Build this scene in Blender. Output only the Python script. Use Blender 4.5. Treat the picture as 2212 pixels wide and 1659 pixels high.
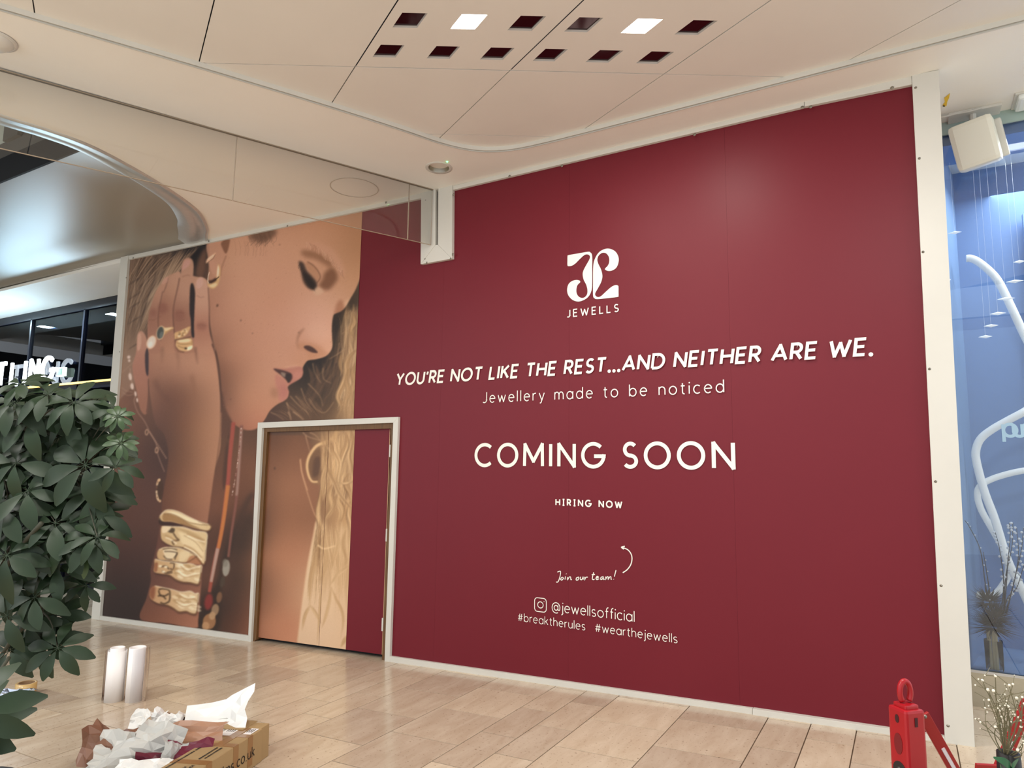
import bpy, bmesh, math, random
import numpy as np
from mathutils import Matrix, Vector, Euler
for o in list(bpy.data.objects): bpy.data.objects.remove(o)
SC=bpy.context.scene; COL=SC.collection
# ---------------------------------------------------------------- camera (survey of the place: hoarding face is y = 0, floor ramps up 2.2 deg towards +x)
YAW,PIT,ROL,FPX=-.525113,.124587,.013347,1463.16
RAMP=.038967; TA=math.tan(RAMP); CAMY,CAMZ=-4.7,1.484; ZS=3.957
CX,CY=1106.,829.5
_f=np.array([math.sin(YAW)*math.cos(PIT),math.cos(YAW)*math.cos(PIT),math.sin(PIT)]); _r=np.array([math.cos(YAW),-math.sin(YAW),0]); _u=np.cross(_r,_f)
RGT=math.cos(ROL)*_r+math.sin(ROL)*_u; UPV=-math.sin(ROL)*_r+math.cos(ROL)*_u; FWD=_f; CAM=np.array([0,CAMY,CAMZ])
cam=bpy.data.cameras.new('camera'); co=bpy.data.objects.new('camera',cam); COL.objects.link(co)
cam.sensor_width=36; cam.lens=FPX*36/2212; cam.clip_start=.05; cam.clip_end=200
co.matrix_world=Matrix(((RGT[0],UPV[0],-FWD[0],0),(RGT[1],UPV[1],-FWD[1],CAMY),(RGT[2],UPV[2],-FWD[2],CAMZ),(0,0,0,1)))
SC.camera=co
vs=SC.view_settings; vs.view_transform='Standard'; vs.look='None'; vs.gamma=1; vs.use_curve_mapping=False; vs.exposure=0.3
w=bpy.data.worlds.new('world'); SC.world=w; w.use_nodes=True
w.node_tree.nodes['Background'].inputs[0].default_value=(.93,1,1.06,1); w.node_tree.nodes['Background'].inputs[1].default_value=1.1
def area(name,loc,size,power,col,rot=(0,0,0),sy=None,spread=math.pi):
    l=bpy.data.lights.new(name,'AREA'); l.energy=power; l.color=col; l.size=size; l.spread=spread
    if sy: l.shape='RECTANGLE'; l.size_y=sy
    o=bpy.data.objects.new(name,l); COL.objects.link(o); o.location=loc; o.rotation_euler=rot; return o
# unseen area lamps added under the ceiling to light the mall, no fixtures
for i,(x,y,p,c) in enumerate([(-2.2,-4.6,62,(1,.98,.93)),(-5.0,-5.4,60,(1,.98,.93)),(.12,-2.9,44,(1,.99,.96)),(2.7,-1.2,28,(1,1,.97)),(-7.4,-5.6,70,(1,.99,.97)),(-13.4,.5,40,(.62,.84,1)),(-11.2,.5,40,(.66,.86,1))]):
    area('added_ceiling_lamp',(x,y,ZS-.03),.5 if i<5 else .2,p,c)
# ---------------------------------------------------------------- survey helpers: sighted image point -> point on a real plane
def ray(px,py): return RGT*((px-CX)/FPX)-UPV*((py-CY)/FPX)+FWD
def onY(px,py,y=0.):
    d=ray(px,py); return CAM+d*((y-CAMY)/d[1])
def onZ(px,py,z=ZS):
    d=ray(px,py); return CAM+d*((z-CAMZ)/d[2])
def onF(px,py,h=0.):
    d=ray(px,py); return CAM+d*((h-CAMZ)/(d[2]-TA*d[0]))
def atD(px,py,dep): return CAM+ray(px,py)*dep
def proj(P):
    q=np.asarray(P)-CAM; z=q@FWD; return CX+FPX*(q@RGT)/z,CY-FPX*(q@UPV)/z
# ---------------------------------------------------------------- builders
WM={}
def reg(o,parent=None,wm=None):
    COL.objects.link(o); wm=Matrix() if wm is None else wm; WM[o.name]=wm
    if parent is not None:
        o.parent=parent; o.matrix_parent_inverse=WM[parent.name].inverted()
    o.matrix_basis=wm; return o
def tag(o,label=None,cat=None,group=None,kind=None):
    for k,v in (('label',label),('category',cat),('group',group),('kind',kind)):
        if v: o[k]=v
    return o
def thing(name,label,cat,loc=(0,0,0),group=None,kind=None):
    o=bpy.data.objects.new(name,None); o.empty_display_size=.1
    return tag(reg(o,None,Matrix.Translation(Vector([float(v) for v in loc]))),label,cat,group,kind)
class MB:
    def __init__(s): s.v=[]; s.f=[]
    def poly(s,pts): n=len(s.v); s.v+=[tuple(map(float,p)) for p in pts]; s.f.append(tuple(range(n,n+len(pts)))); return s
    def prism(s,pts,d):
        n=len(s.v); m=len(pts); d=np.asarray(d,float)
        s.v+=[tuple(map(float,p)) for p in pts]+[tuple(np.asarray(p,float)+d) for p in pts]
        s.f+=[tuple(range(n,n+m)),tuple(range(n+2*m-1,n+m-1,-1))]+[(n+i,n+(i+1)%m,n+m+(i+1)%m,n+m+i) for i in range(m)]; return s
    def box(s,lo,hi):
        x0,y0,z0=lo;x1,y1,z1=hi; return s.prism([(x0,y0,z0),(x1,y0,z0),(x1,y1,z0),(x0,y1,z0)],(0,0,z1-z0))
    def tube(s,pts,r,n=8,cap=True):
        P=np.array(pts,float); m=len(P); rr=np.full(m,r,float) if np.isscalar(r) else np.array(r,float)
        T=np.gradient(P,axis=0); T/=np.linalg.norm(T,axis=1)[:,None]+1e-12
        a=np.array([0,0,1.]) if abs(T[0][2])<.9 else np.array([1.,0,0]); N=np.cross(T[0],a); N/=np.linalg.norm(N); b=len(s.v)
        for i in range(m):
            N=N-T[i]*(N@T[i]); N/=np.linalg.norm(N)+1e-12; B=np.cross(T[i],N)
            for k in range(n): t=2*math.pi*k/n; s.v.append(tuple(P[i]+rr[i]*(N*math.cos(t)+B*math.sin(t))))
        for i in range(m-1):
            for k in range(n): s.f.append((b+i*n+k,b+i*n+(k+1)%n,b+(i+1)*n+(k+1)%n,b+(i+1)*n+k))
        if cap: s.f+=[tuple(range(b+n-1,b-1,-1)),tuple(range(b+(m-1)*n,b+m*n))]
        return s
    def lathe(s,prof,c,n=32,cap=False):
        b=len(s.v); m=len(prof)
        for r,z in prof:
            for k in range(n): t=2*math.pi*k/n; s.v.append((c[0]+r*math.cos(t),c[1]+r*math.sin(t),c[2]+z))
        for i in range(m-1):
            for k in range(n): s.f.append((b+i*n+k,b+i*n+(k+1)%n,b+(i+1)*n+(k+1)%n,b+(i+1)*n+k))
        if cap: s.f.append(tuple(range(b+(m-1)*n,b+m*n)))
        return s
    def ball(s,c,r,n=6):
        return s.lathe([(r*math.sin(math.pi*i/n)+1e-5,-r*math.cos(math.pi*i/n)) for i in range(n+1)],c,n+2)
    def obj(s,name,mat,parent=None,smooth=False,bevel=0,wm=None):
        me=bpy.data.meshes.new(name); me.from_pydata(s.v,[],s.f); me.update()
        bm=bmesh.new(); bm.from_mesh(me); bmesh.ops.recalc_face_normals(bm,faces=bm.faces[:])
        if bevel: bmesh.ops.bevel(bm,geom=bm.edges[:],offset=bevel,segments=2,affect='EDGES',profile=.6)
        bm.to_mesh(me); bm.free()
        if smooth: me.polygons.foreach_set('use_smooth',[True]*len(me.polygons))
        if mat: me.materials.append(mat)
        return reg(bpy.data.objects.new(name,me),parent,wm)
def S2L(c): c=np.asarray(c,float)/255.; return np.where(c<=.04045,c/12.92,((c+.055)/1.055)**2.4)
def mat(name,rgb,rough=.5,metal=0,var=0,scale=8,bump=0,spec=.5,emit=0,coat=0,stretch=(1,1,1),back=None,trans=0,ecol=None):
    m=bpy.data.materials.new(name); m.use_nodes=True; nt=m.node_tree; b=nt.nodes['Principled BSDF']; c=tuple(S2L(rgb))+(1,)
    b.inputs['Base Color'].default_value=c; b.inputs['Roughness'].default_value=rough; b.inputs['Metallic'].default_value=metal
    b.inputs['Specular IOR Level'].default_value=spec; b.inputs['Coat Weight'].default_value=coat
    if trans: b.inputs['Transmission Weight'].default_value=trans
    if emit: b.inputs['Emission Color'].default_value=tuple(S2L(ecol or rgb))+(1,); b.inputs['Emission Strength'].default_value=emit
    N=lambda t:nt.nodes.new(t); L=nt.links.new; src=None
    if back:
        g=N('ShaderNodeNewGeometry'); mx=N('ShaderNodeMix'); mx.data_type='RGBA'; L(g.outputs['Backfacing'],mx.inputs['Factor']); mx.inputs['A'].default_value=c; mx.inputs['B'].default_value=tuple(S2L(back))+(1,); src=mx.outputs['Result']; L(src,b.inputs['Base Color'])
    if var or bump:
        tc=N('ShaderNodeTexCoord'); mp=N('ShaderNodeMapping'); mp.inputs['Scale'].default_value=stretch; L(tc.outputs['Object'],mp.inputs[0])
        n=N('ShaderNodeTexNoise'); n.inputs['Scale'].default_value=scale; n.inputs['Detail'].default_value=5; L(mp.outputs[0],n.inputs['Vector'])
        if var:
            mx=N('ShaderNodeMix'); mx.data_type='RGBA'; mx.blend_type='MULTIPLY'; mx.inputs['Factor'].default_value=1
            r=N('ShaderNodeMapRange'); r.inputs['From Min'].default_value=.3; r.inputs['From Max'].default_value=.7; r.inputs['To Min'].default_value=1-var; r.inputs['To Max'].default_value=1+var*.4; L(n.outputs['Fac'],r.inputs['Value'])
            if src: L(src,mx.inputs['A'])
            else: mx.inputs['A'].default_value=c
            L(r.outputs[0],mx.inputs['B']); L(mx.outputs['Result'],b.inputs['Base Color'])
        if bump:
            bp=N('ShaderNodeBump'); bp.inputs['Strength'].default_value=bump; bp.inputs['Distance'].default_value=.01; L(n.outputs['Fac'],bp.inputs['Height']); L(bp.outputs[0],b.inputs['Normal'])
    return m
def glassmat(name,tint=(1,1,1),refl=.08,rough=.0,ior=1.5):
    m=bpy.data.materials.new(name); m.use_nodes=True; nt=m.node_tree; nt.nodes.remove(nt.nodes['Principled BSDF']); out=nt.nodes['Material Output']
    t=nt.nodes.new('ShaderNodeBsdfTransparent'); t.inputs[0].default_value=(*tint,1); g=nt.nodes.new('ShaderNodeBsdfGlossy'); g.inputs['Roughness'].default_value=rough
    lw=nt.nodes.new('ShaderNodeFresnel'); lw.inputs[0].default_value=ior
    mul=nt.nodes.new('ShaderNodeMath'); mul.operation='MULTIPLY_ADD'; mul.inputs[1].default_value=1-refl; mul.inputs[2].default_value=refl*.5; nt.links.new(lw.outputs[0],mul.inputs[0])
    mx=nt.nodes.new('ShaderNodeMixShader'); nt.links.new(mul.outputs[0],mx.inputs[0]); nt.links.new(t.outputs[0],mx.inputs[1]); nt.links.new(g.outputs[0],mx.inputs[2]); nt.links.new(mx.outputs[0],out.inputs[0]); return m
M={}
M['white_trim']=mat('white_trim',(216,213,204),.4,var=.03,scale=3)
M['red']=mat('red_vinyl',(112,26,39),.45,var=.02,scale=2,spec=.28)
M['ink']=mat('white_ink',(248,242,232),.5)
M['soffit']=mat('soffit_paint',(246,242,233),.55,var=.02,scale=2)
M['panel']=mat('metal_ceiling_panel',(234,229,220),.45,var=.03,scale=1.5)
M['dark']=mat('black_void',(10,10,12),.6)
M['steel']=mat('brushed_steel',(190,190,190),.3,1,var=.1,scale=30,stretch=(1,1,12))
M['screw']=mat('screw_metal',(140,135,125),.35,1)
M['wood']=mat('door_jamb_wood',(112,78,42),.5,var=.3,scale=6,stretch=(12,12,1))
# ---------------------------------------------------------------- printed portrait (painted on a fine colour grid)
PX0,PY0,PW,PH=196,436,700,1000
CAN=np.zeros((PH,PW,3),np.float32)
prng=np.random.RandomState(7)
def ZM(x0,y0,s): return lambda pts:[(x0+a*s,y0+b*s)+tuple(r) for a,b,*r in pts]
zA=ZM(200,420,.31646); zB=ZM(200,900,.31646); zH=ZM(260,520,.14467); zE=ZM(600,440,.14472)
zN=ZM(560,660,.16878); zG=ZM(240,740,.16878); zC=ZM(300,1080,.17474); zR=ZM(620,900,.30769); zD=ZM(540,890,.15371)
def spline(pts,closed=False,n=8):
    P=np.array([p[:2] for p in pts],float); m=len(P)
    if m<3: n=max(n,2); t=np.linspace(0,1,n*2)[:,None]; return P[0]*(1-t)+P[-1]*t
    out=[]
    for i in range(m if closed else m-1):
        if closed: a,b,c,d=P[i-1],P[i],P[(i+1)%m],P[(i+2)%m]
        else: b,c=P[i],P[i+1]; a=P[i-1] if i else 2*b-c; d=P[i+2] if i+2<m else 2*c-b
        t=np.linspace(0,1,n,endpoint=False)[:,None]
        out.append(.5*((2*b)+(c-a)*t+(2*a-5*b+4*c-d)*t*t+(3*b-a-3*c+d)*t**3))
    if not closed: out.append(P[-1:])
    return np.vstack(out)
def box(m,r):
    if r<1: return m
    r=int(r)
    for ax in (0,1):
        p=np.pad(m,[(r+1,r) if a==ax else (0,0) for a in (0,1)],mode='edge')
        c=np.cumsum(p,axis=ax)
        m=(np.take(c,range(2*r+1,c.shape[ax]),axis=ax)-np.take(c,range(0,c.shape[ax]-2*r-1),axis=ax))/(2*r+1)
    return m
def soft(m,b):
    if b<=0: return m
    for _ in range(2): m=box(m,max(1,round(b*.6)))
    return m
def pmask(poly,b=0):
    P=np.asarray(poly,float)-[PX0,PY0]; pad=int(3*b)+2
    x0=max(0,int(P[:,0].min())-pad); x1=min(PW,int(P[:,0].max())+pad+1); y0=max(0,int(P[:,1].min())-pad); y1=min(PH,int(P[:,1].max())+pad+1)
    if x1<=x0 or y1<=y0: return None
    S=3; W_=(x1-x0)*S; H_=(y1-y0)*S
    ys=y0+(np.arange(H_)+.5)/S; xs=x0+(np.arange(W_)+.5)/S
    acc=np.zeros((H_,W_+1),np.int16); Q=np.roll(P,-1,axis=0)
    for (ax,ay),(bx,by) in zip(P,Q):
        if ay==by: continue
        lo,hi=min(ay,by),max(ay,by); r=np.nonzero((ys>=lo)&(ys<hi))[0]
        if len(r)==0: continue
        xi=ax+(ys[r]-ay)/(by-ay)*(bx-ax); k=np.clip(np.ceil((xi-x0)*S-.5),0,W_).astype(int)
        np.add.at(acc,(r,k),1)
    ins=(np.cumsum(acc,axis=1)[:,:W_]%2).astype(np.float32)
    m=ins.reshape(y1-y0,S,x1-x0,S).mean((1,3))
    return soft(m,b),(slice(y0,y1),slice(x0,x1))
def field(cps,p=2.6):
    g=6; gy=np.arange(0,PH+g,g)+PY0; gx=np.arange(0,PW+g,g)+PX0
    X,Y=np.meshgrid(gx,gy); P=np.array([c[:2] for c in cps],float); V=np.array([c[2] for c in cps],float); n=len(P)
    K=np.ones((n+1,n+1)); K[:n,:n]=np.sqrt(((P[:,None]-P[None])**2).sum(2)+400); K[n,n]=0
    K[:n,:n]-=np.eye(n)*12; w=np.linalg.solve(K,np.vstack([V,[0,0,0]]))
    F_=np.zeros(X.shape+(3,))+w[n]
    for i in range(n): F_+=np.sqrt((X-P[i,0])**2+(Y-P[i,1])**2+400)[...,None]*w[i]
    F_=np.clip(F_,20,245)
    yy=np.arange(PH)/g; xx=np.arange(PW)/g; iy=yy.astype(int); ix=xx.astype(int); fy=(yy-iy)[:,None,None]; fx=(xx-ix)[None,:,None]
    a=F_[iy][:,ix]; b=F_[iy][:,ix+1]; c=F_[iy+1][:,ix]; d=F_[iy+1][:,ix+1]
    return ((a*(1-fx)+b*fx)*(1-fy)+(c*(1-fx)+d*fx)*fy).astype(np.float32)
def put(m,sl,col,al):
    m=(m*al)[...,None]; c=col[sl] if isinstance(col,np.ndarray) and col.ndim==3 else np.array(col,np.float32)
    CAN[sl]=CAN[sl]*(1-m)+c*m
def fill(pts,col,b=0,al=1,smooth=True,closed=True):
    r=pmask(spline(pts,True) if smooth else np.array([p[:2] for p in pts]),b)
    if r: put(r[0],r[1],col,al)
def ell(cx_,cy_,rx,ry,col,b=0,al=1,ang=0):
    t=np.linspace(0,2*math.pi,28,endpoint=False); x=rx*np.cos(t); y=ry*np.sin(t); a=math.radians(ang)
    r=pmask(np.stack([cx_+x*math.cos(a)-y*math.sin(a),cy_+x*math.sin(a)+y*math.cos(a)],1),b)
    if r: put(r[0],r[1],col,al)
def stroke(pts,w0,col,al=1,b=0,w1=None,taper=False,w=None):
    C_=spline(pts); d=np.gradient(C_,axis=0); n=np.stack([-d[:,1],d[:,0]],1); n/=np.linalg.norm(n,axis=1)[:,None]+1e-9
    t=np.linspace(0,1,len(C_)); w1=w0 if w1 is None else w1
    ww=w0+(w1-w0)*t
    if taper: ww=ww*np.clip(np.sin(math.pi*np.clip(t,.03,.97)),.15,1)
    r=pmask(np.vstack([C_+n*ww[:,None]/2,(C_-n*ww[:,None]/2)[::-1]]),b)
    if r: put(np.minimum(r[0],1),r[1],col,al)
def hair(g0,g1,n,cols,w=(.7,1.6),al=(.35,.8),jit=3,b=0,wave=0):
    a=spline(g0,n=6); c=spline(g1,n=6); m=min(len(a),len(c)); a=a[np.linspace(0,len(a)-1,12).astype(int)]; c=c[np.linspace(0,len(c)-1,12).astype(int)]
    for _ in range(n):
        k=prng.rand(); s=prng.uniform(0,.3); e=prng.uniform(.6,1); k2=np.clip(k+prng.uniform(-.15,.15),0,1)
        tt=np.linspace(0,1,12)[:,None]; P=a*(1-(k+(k2-k)*tt))+c*(k+(k2-k)*tt); P=P[int(s*11):int(e*11)+1]
        if len(P)<4: continue
        if wave:
            ph=prng.rand()*6.28; fr=prng.uniform(.7,1.5); D=np.gradient(P,axis=0); D/=np.linalg.norm(D,axis=1)[:,None]+1e-9; P=P+np.stack([-D[:,1],D[:,0]],1)*(wave*prng.uniform(.4,1)*np.sin(np.linspace(0,fr*6.28,len(P))+ph))[:,None]
        P=P+prng.uniform(-jit,jit,2)+np.cumsum(prng.uniform(-.5,.5,P.shape),0)*.5
        stroke([tuple(q) for q in (P if wave else P[::2])],prng.uniform(*w),cols[prng.randint(len(cols))],prng.uniform(*al),b,taper=True)
def lock(pts,w,dk,md,hi,al=.85):
    stroke(pts,w,dk,al*.75,2,w*.6,taper=True); stroke(pts,w*.72,md,al,1.2,w*.4,taper=True)
    C_=spline(pts,n=5); d=np.gradient(C_,axis=0); n=np.stack([-d[:,1],d[:,0]],1); n/=np.linalg.norm(n,axis=1)[:,None]+1e-9
    for k in range(int(3+w*.7)):
        o=prng.uniform(-.42,.42)*w; e=prng.uniform(.5,1); Q=C_+n*(o*np.linspace(1,e,len(C_)))[:,None]; i0=prng.randint(0,max(1,len(Q)//4)); stroke([tuple(q) for q in Q[i0::4]],prng.uniform(.8,1.7),[hi,md,dk,hi][prng.randint(4)],prng.uniform(.4,.8),.3,taper=True)
# --- base: neck, shoulder, dark ground
CAN[:]=field([(265,880,(122,84,68)),(250,960,(112,74,58)),(245,1050,(96,62,50)),(240,1150,(80,50,42)),(228,1240,(58,38,33)),(232,1310,(46,32,29)),(300,1300,(44,30,28)),(320,1200,(68,43,37)),(300,1120,(84,54,45)),(320,1050,(84,55,47)),(330,960,(78,54,47)),(360,1000,(70,48,42)),
 (490,960,(96,64,45)),(470,1100,(112,70,50)),(500,1100,(102,62,43)),(530,1000,(110,69,48)),(552,1060,(104,66,46)),(548,1120,(46,31,22)),(535,1180,(52,35,25)),(520,1250,(62,41,29)),(530,1330,(94,57,41)),(480,1300,(54,35,27)),(455,1250,(100,62,46)),(510,1390,(96,58,42)),(450,1350,(60,40,30)),
 (560,940,(88,57,40)),(600,950,(104,67,46)),(640,950,(122,80,56)),(600,1050,(140,94,67)),(568,1050,(112,74,52)),(640,1050,(146,98,71)),(660,1040,(138,92,66)),(590,1200,(162,111,82)),(560,1200,(140,92,66)),(640,1200,(167,114,85)),(668,1120,(132,88,62)),(574,1125,(120,79,56)),(584,1165,(138,93,67)),(566,1090,(114,75,53)),(570,1350,(170,116,87)),(630,1350,(178,121,92)),(600,1390,(180,123,94)),
 (400,520,(60,46,42)),(300,600,(118,90,74)),(700,480,(190,140,110)),(740,900,(70,50,36)),(700,1300,(200,165,130))])
# dark cleavage shadow beside the cords
fill(zB([(1110,520),(1060,600),(1000,720),(950,900),(890,1100),(860,1450),(740,1450),(760,1250),(840,1150),(900,950),(960,800),(1060,560)]),(40,28,21),9,.75)
fill(zB([(950,120),(920,60),(935,300),(905,500),(890,420),(915,200)]),(60,38,28),4,.6)
# --- hair at the upper left
HT=field([(300,560,(122,96,80)),(330,590,(112,88,72)),(285,640,(134,106,86)),(278,700,(118,92,74)),(268,770,(148,118,98)),(262,840,(142,108,90)),(380,545,(58,46,44)),(420,540,(30,25,27)),(350,610,(96,76,62)),(330,680,(124,98,78)),(310,740,(136,106,86)),(440,560,(58,44,40)),(455,590,(96,68,54))])
fill(zA([(255,440),(560,380),(800,320),(800,700),(700,760),(420,700),(380,900),(330,1000),(290,1300),(190,1400),(170,1500),(180,1250)]),HT,2,1,False)
fill(zH([(1000,100),(1330,20),(1310,200),(1290,330),(1250,560),(1120,640),(1100,330),(1030,260),(940,330),(880,450),(720,540),(560,720),(640,480),(760,300)]),(28,24,27),5,.95)
fill(zH([(1180,260),(1290,110),(1290,420),(1250,560),(1230,660),(1160,560),(1120,500)]),(120,84,66),6,.85)
fill(zH([(640,490),(760,250),(860,190),(800,330),(720,540),(600,640)]),(26,23,30),3,.8)
hair(zA([(255,440),(240,640),(205,820),(180,1040)]),zA([(690,350),(540,560),(420,740),(260,1120)]),60,[(150,120,98),(104,80,64),(166,136,112),(84,64,52)],(5,12),(.3,.55),6,2)
hg0=zA([(262,450),(250,700),(225,900),(205,1080)]); hg1=zA([(700,360),(560,560),(440,720),(300,1050)])
HC=[(160,130,106),(140,112,90),(92,70,56),(70,52,44),(178,146,120),(120,92,72),(52,40,36)]
hair(zA([(255,460),(240,640),(215,800),(195,1000)]),zA([(760,335),(560,560),(420,760),(260,1100)]),240,HC,(.8,2.4),(.25,.7),4)
hair(zA([(300,450),(330,430),(250,600),(235,700)]),zA([(620,400),(520,480),(360,640),(240,860)]),110,HC,(.8,2),(.3,.75),4)
hair(zA([(270,450),(250,700),(225,900),(200,1180)]),zA([(690,360),(520,600),(400,800),(300,1080)]),90,[(176,146,120),(200,170,142),(110,84,66),(64,48,42)],(.7,2),(.35,.7),4,.3,5)
hair(zA([(560,400),(480,580),(360,840),(210,1180)]),zA([(700,360),(520,620),(400,800),(240,1190)]),70,[(168,138,112),(186,154,128),(150,120,96)],(.8,2.2),(.4,.8),3)
for q in ([(1150,90),(1100,170),(1000,230),(950,260)],[(900,150),(830,280),(770,400),(720,540)],[(760,180),(680,330),(600,470),(520,660)]): stroke(zH(q),2.2,(150,122,98),.8,.6,1)
for y in (600,820,960,1180,1560): stroke(zH([(330,y-60),(230,y),(110,y+80)]),2.6,(60,44,40),.55,1,taper=True)
# --- face
FACE=field([(750,480,(176,127,95)),(770,540,(172,124,90)),(700,500,(190,140,110)),(620,520,(196,146,118)),(560,540,(198,148,122)),(500,560,(202,152,124)),(475,560,(190,140,112)),(520,650,(200,148,122)),(600,650,(197,143,117)),(470,640,(184,132,108)),(560,760,(192,138,112)),(640,720,(199,147,123)),(690,700,(208,158,136)),(700,660,(204,155,130)),(520,850,(174,122,94)),(500,880,(150,102,78)),(540,905,(172,116,90)),(490,760,(178,126,100)),(478,800,(128,84,64)),(486,860,(112,74,58)),(600,820,(188,136,110)),(610,860,(178,126,98)),(585,890,(182,126,98)),(560,920,(178,116,90)),(770,600,(186,136,102)),(745,640,(190,142,112)),(720,760,(206,156,128)),(716,720,(206,154,128)),(665,790,(190,138,108)),(655,770,(184,130,102)),(630,780,(192,140,114)),(690,470,(188,136,104)),(780,460,(172,122,90)),(640,480,(188,138,110)),(470,700,(180,128,104)),(476,740,(150,104,82)),(520,930,(150,96,74))])
face=zA([(800,330),(830,250),(1300,60),(1980,20),(1990,300),(1880,480),(1832,570),(1800,650),(1760,720),(1730,772),(1700,800),(1665,815),(1648,830),(1638,900),(1640,980),(1642,1040),(1625,1080),(1590,1110),(1530,1128),(1480,1135),(1460,1150),(1440,1185),(1440,1225),(1420,1260),(1340,1310),(1345,1350),(1335,1390),(1305,1415),(1260,1440),(1215,1480),(1180,1540),(1140,1590),(1080,1612),(1020,1600),(965,1565),(930,1520),(895,1450),(880,1350),(872,1200),(850,1080),(820,980),(800,850),(790,700),(790,600),(800,450)])
r=pmask(spline(face,True,4),.5); put(r[0],r[1],FACE,1)
FACEM=np.zeros((PH,PW),np.float32); FACEM[r[1]]=r[0]
# jaw and neck under the chin
fill(zA([(880,1350),(915,1470),(955,1560),(940,1640),(880,1640)]),(92,60,45),4,.9)
# hairline wisps
fill(zA([(1070,290),(1150,330),(1230,300),(1260,250),(1180,230)]),(88,62,48),6,.75)
for i in range(40):
    x=prng.uniform(1050,1250); stroke(zA([(x,265+prng.uniform(-20,20)),(x+15,310),(x+prng.uniform(-30,40),325+prng.uniform(0,40))]),.8,(92,66,52),.35)
for i in range(14):
    x=prng.uniform(960,1200); stroke(zA([(x,320),(x+10,370),(x+5,420)]),.7,(140,98,76),.35)
# ear
fill(zA([(790,330),(935,300),(925,380),(905,470),(870,560),(835,560),(812,520),(790,430)]),(196,144,118),2,.9)
fill(zA([(882,330),(938,300),(930,370),(912,405),(890,370)]),(126,84,62),2,.9)
stroke(zA([(915,420),(885,500),(875,560)]),2.4,(150,104,80),.7,1.5)
fill(zA([(800,450),(850,470),(840,540),(808,510)]),(200,146,122),3,.6)
# eye socket, lid, lashes, brow
fill(zE([(350,720),(480,690),(640,740),(740,780),(820,900),(800,960),(690,900),(560,830),(420,800)]),(130,88,62),7,.75)
fill(zE([(700,1050),(800,960),(880,1010),(900,1120),(840,1220),(760,1290),(660,1270),(620,1210),(680,1130)]),(112,72,50),7,.85)
fill(zE([(400,640),(560,580),(760,640),(880,740),(960,880),(1000,1000),(960,1100),(900,1010),(840,880),(740,790),(600,720),(470,690)]),(196,146,120),6,.65)
fill(zE([(420,880),(520,900),(610,1010),(640,1100),(600,1190),(540,1120),(460,1000)]),(178,130,100),3,.9)
stroke(zE([(450,870),(540,930),(620,1030),(640,1110),(590,1190)]),1.5,(96,60,44),.9,.6)
fill(zE([(320,870),(390,890),(440,1000),(520,1090),(590,1190),(575,1290),(470,1270),(390,1170),(350,1000)]),(62,46,39),3.5,.95)
fill(zE([(380,1030),(470,1080),(560,1200),(560,1270),(460,1230)]),(38,29,26),3,.85)
for i in range(26):
    t=i/25; x=340+t*225; y=900+t*370; stroke(zE([(x,y),(x-20+prng.uniform(-12,12),y+30),(x-30+45*t,y+66)]),1.1,(38,28,25),.75,w1=.4)
fill(zE([(580,1250),(660,1270),(680,1330),(600,1370),(540,1330)]),(206,168,140),4,.7)
for i in range(90):
    t=prng.rand(); bx=420+t*560; by=600+ (t**1.6)*430; a=.7+t*.9; L=prng.uniform(60,130)
    stroke(zE([(bx,by-20),(bx+L*.35*math.cos(a),by+L*.4*math.sin(a)),(bx+L*.25,by+L*.9)]),.9,[(216,172,146),(200,152,124),(160,112,86)][prng.randint(3)],.5)
# nose
fill(zN([(590,290),(520,340),(485,430),(490,520),(520,560),(500,470),(530,380)]),(140,96,72),4,.6)
fill(zN([(500,480),(600,480),(760,520),(860,600),(900,640),(760,680),(640,690),(620,600),(520,560)]),(178,124,92),6,.6)
fill(zN([(575,530),(630,515),(700,545),(755,605),(690,605),(610,570)]),(70,44,38),1.5,.97)
fill(zN([(640,250),(800,200),(900,300),(880,430),(720,440),(620,380)]),(210,162,138),10,.6)
fill(zN([(960,150),(1010,100),(1070,60),(1000,110),(950,180)]),(140,92,66),2,.8)
fill(zE([(900,1480),(960,1440),(1010,1560),(960,1640),(860,1659),(870,1560)]),(160,106,78),5,.8)
fill(zE([(1000,1480),(1100,1420),(1080,1520),(1020,1570)]),(208,168,136),5,.6)
# mouth
fill(zN([(180,810),(330,810),(440,780),(540,790),(578,840),(570,900),(520,960),(420,1030),(385,1070),(360,960),(300,900)]),(172,112,96),1.5,.95)
fill(zN([(480,840),(570,850),(565,910),(480,960),(430,900)]),(186,124,108),6,.7)
fill(zN([(190,815),(300,830),(410,870),(430,930),(390,990),(350,960),(290,900)]),(70,44,40),2,.95)
fill(zN([(280,860),(340,870),(350,910),(310,910)]),(150,128,112),1.5,.8)
fill(zN([(340,890),(410,880),(400,960),(370,990)]),(44,32,30),2,.8)
fill(zN([(220,890),(330,950),(375,1030),(388,1120),(365,1190),(310,1240),(260,1220),(240,1120),(215,1000)]),(180,118,102),3,.92)
fill(zN([(280,1010),(360,1040),(370,1130),(310,1190),(270,1110)]),(170,108,96),6,.7)
fill(zN([(150,1080),(220,1060),(250,1150),(180,1180)]),(150,104,78),7,.6)
fill(zN([(320,800),(440,770),(520,775),(430,800)]),(206,158,132),3,.6)
# freckles and moles
for i in range(170):
    x=prng.uniform(480,760); y=prng.uniform(530,900); m=FACEM[int(y-PY0),int(x-PX0)]
    if m>.9: ell(x,y,.8,.8,(150,100,78),0,prng.uniform(.2,.5))
for p,rr in (((855,760),2.6),((1015,862),1.6),((1095,950),1.2),((945,1400),1.4),((1280,345),1.1),((1410,945),1.2)): q=zA([p])[0]; ell(q[0],q[1],rr*.8,rr*1.3,(96,62,48),.6,.9,20)
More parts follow.
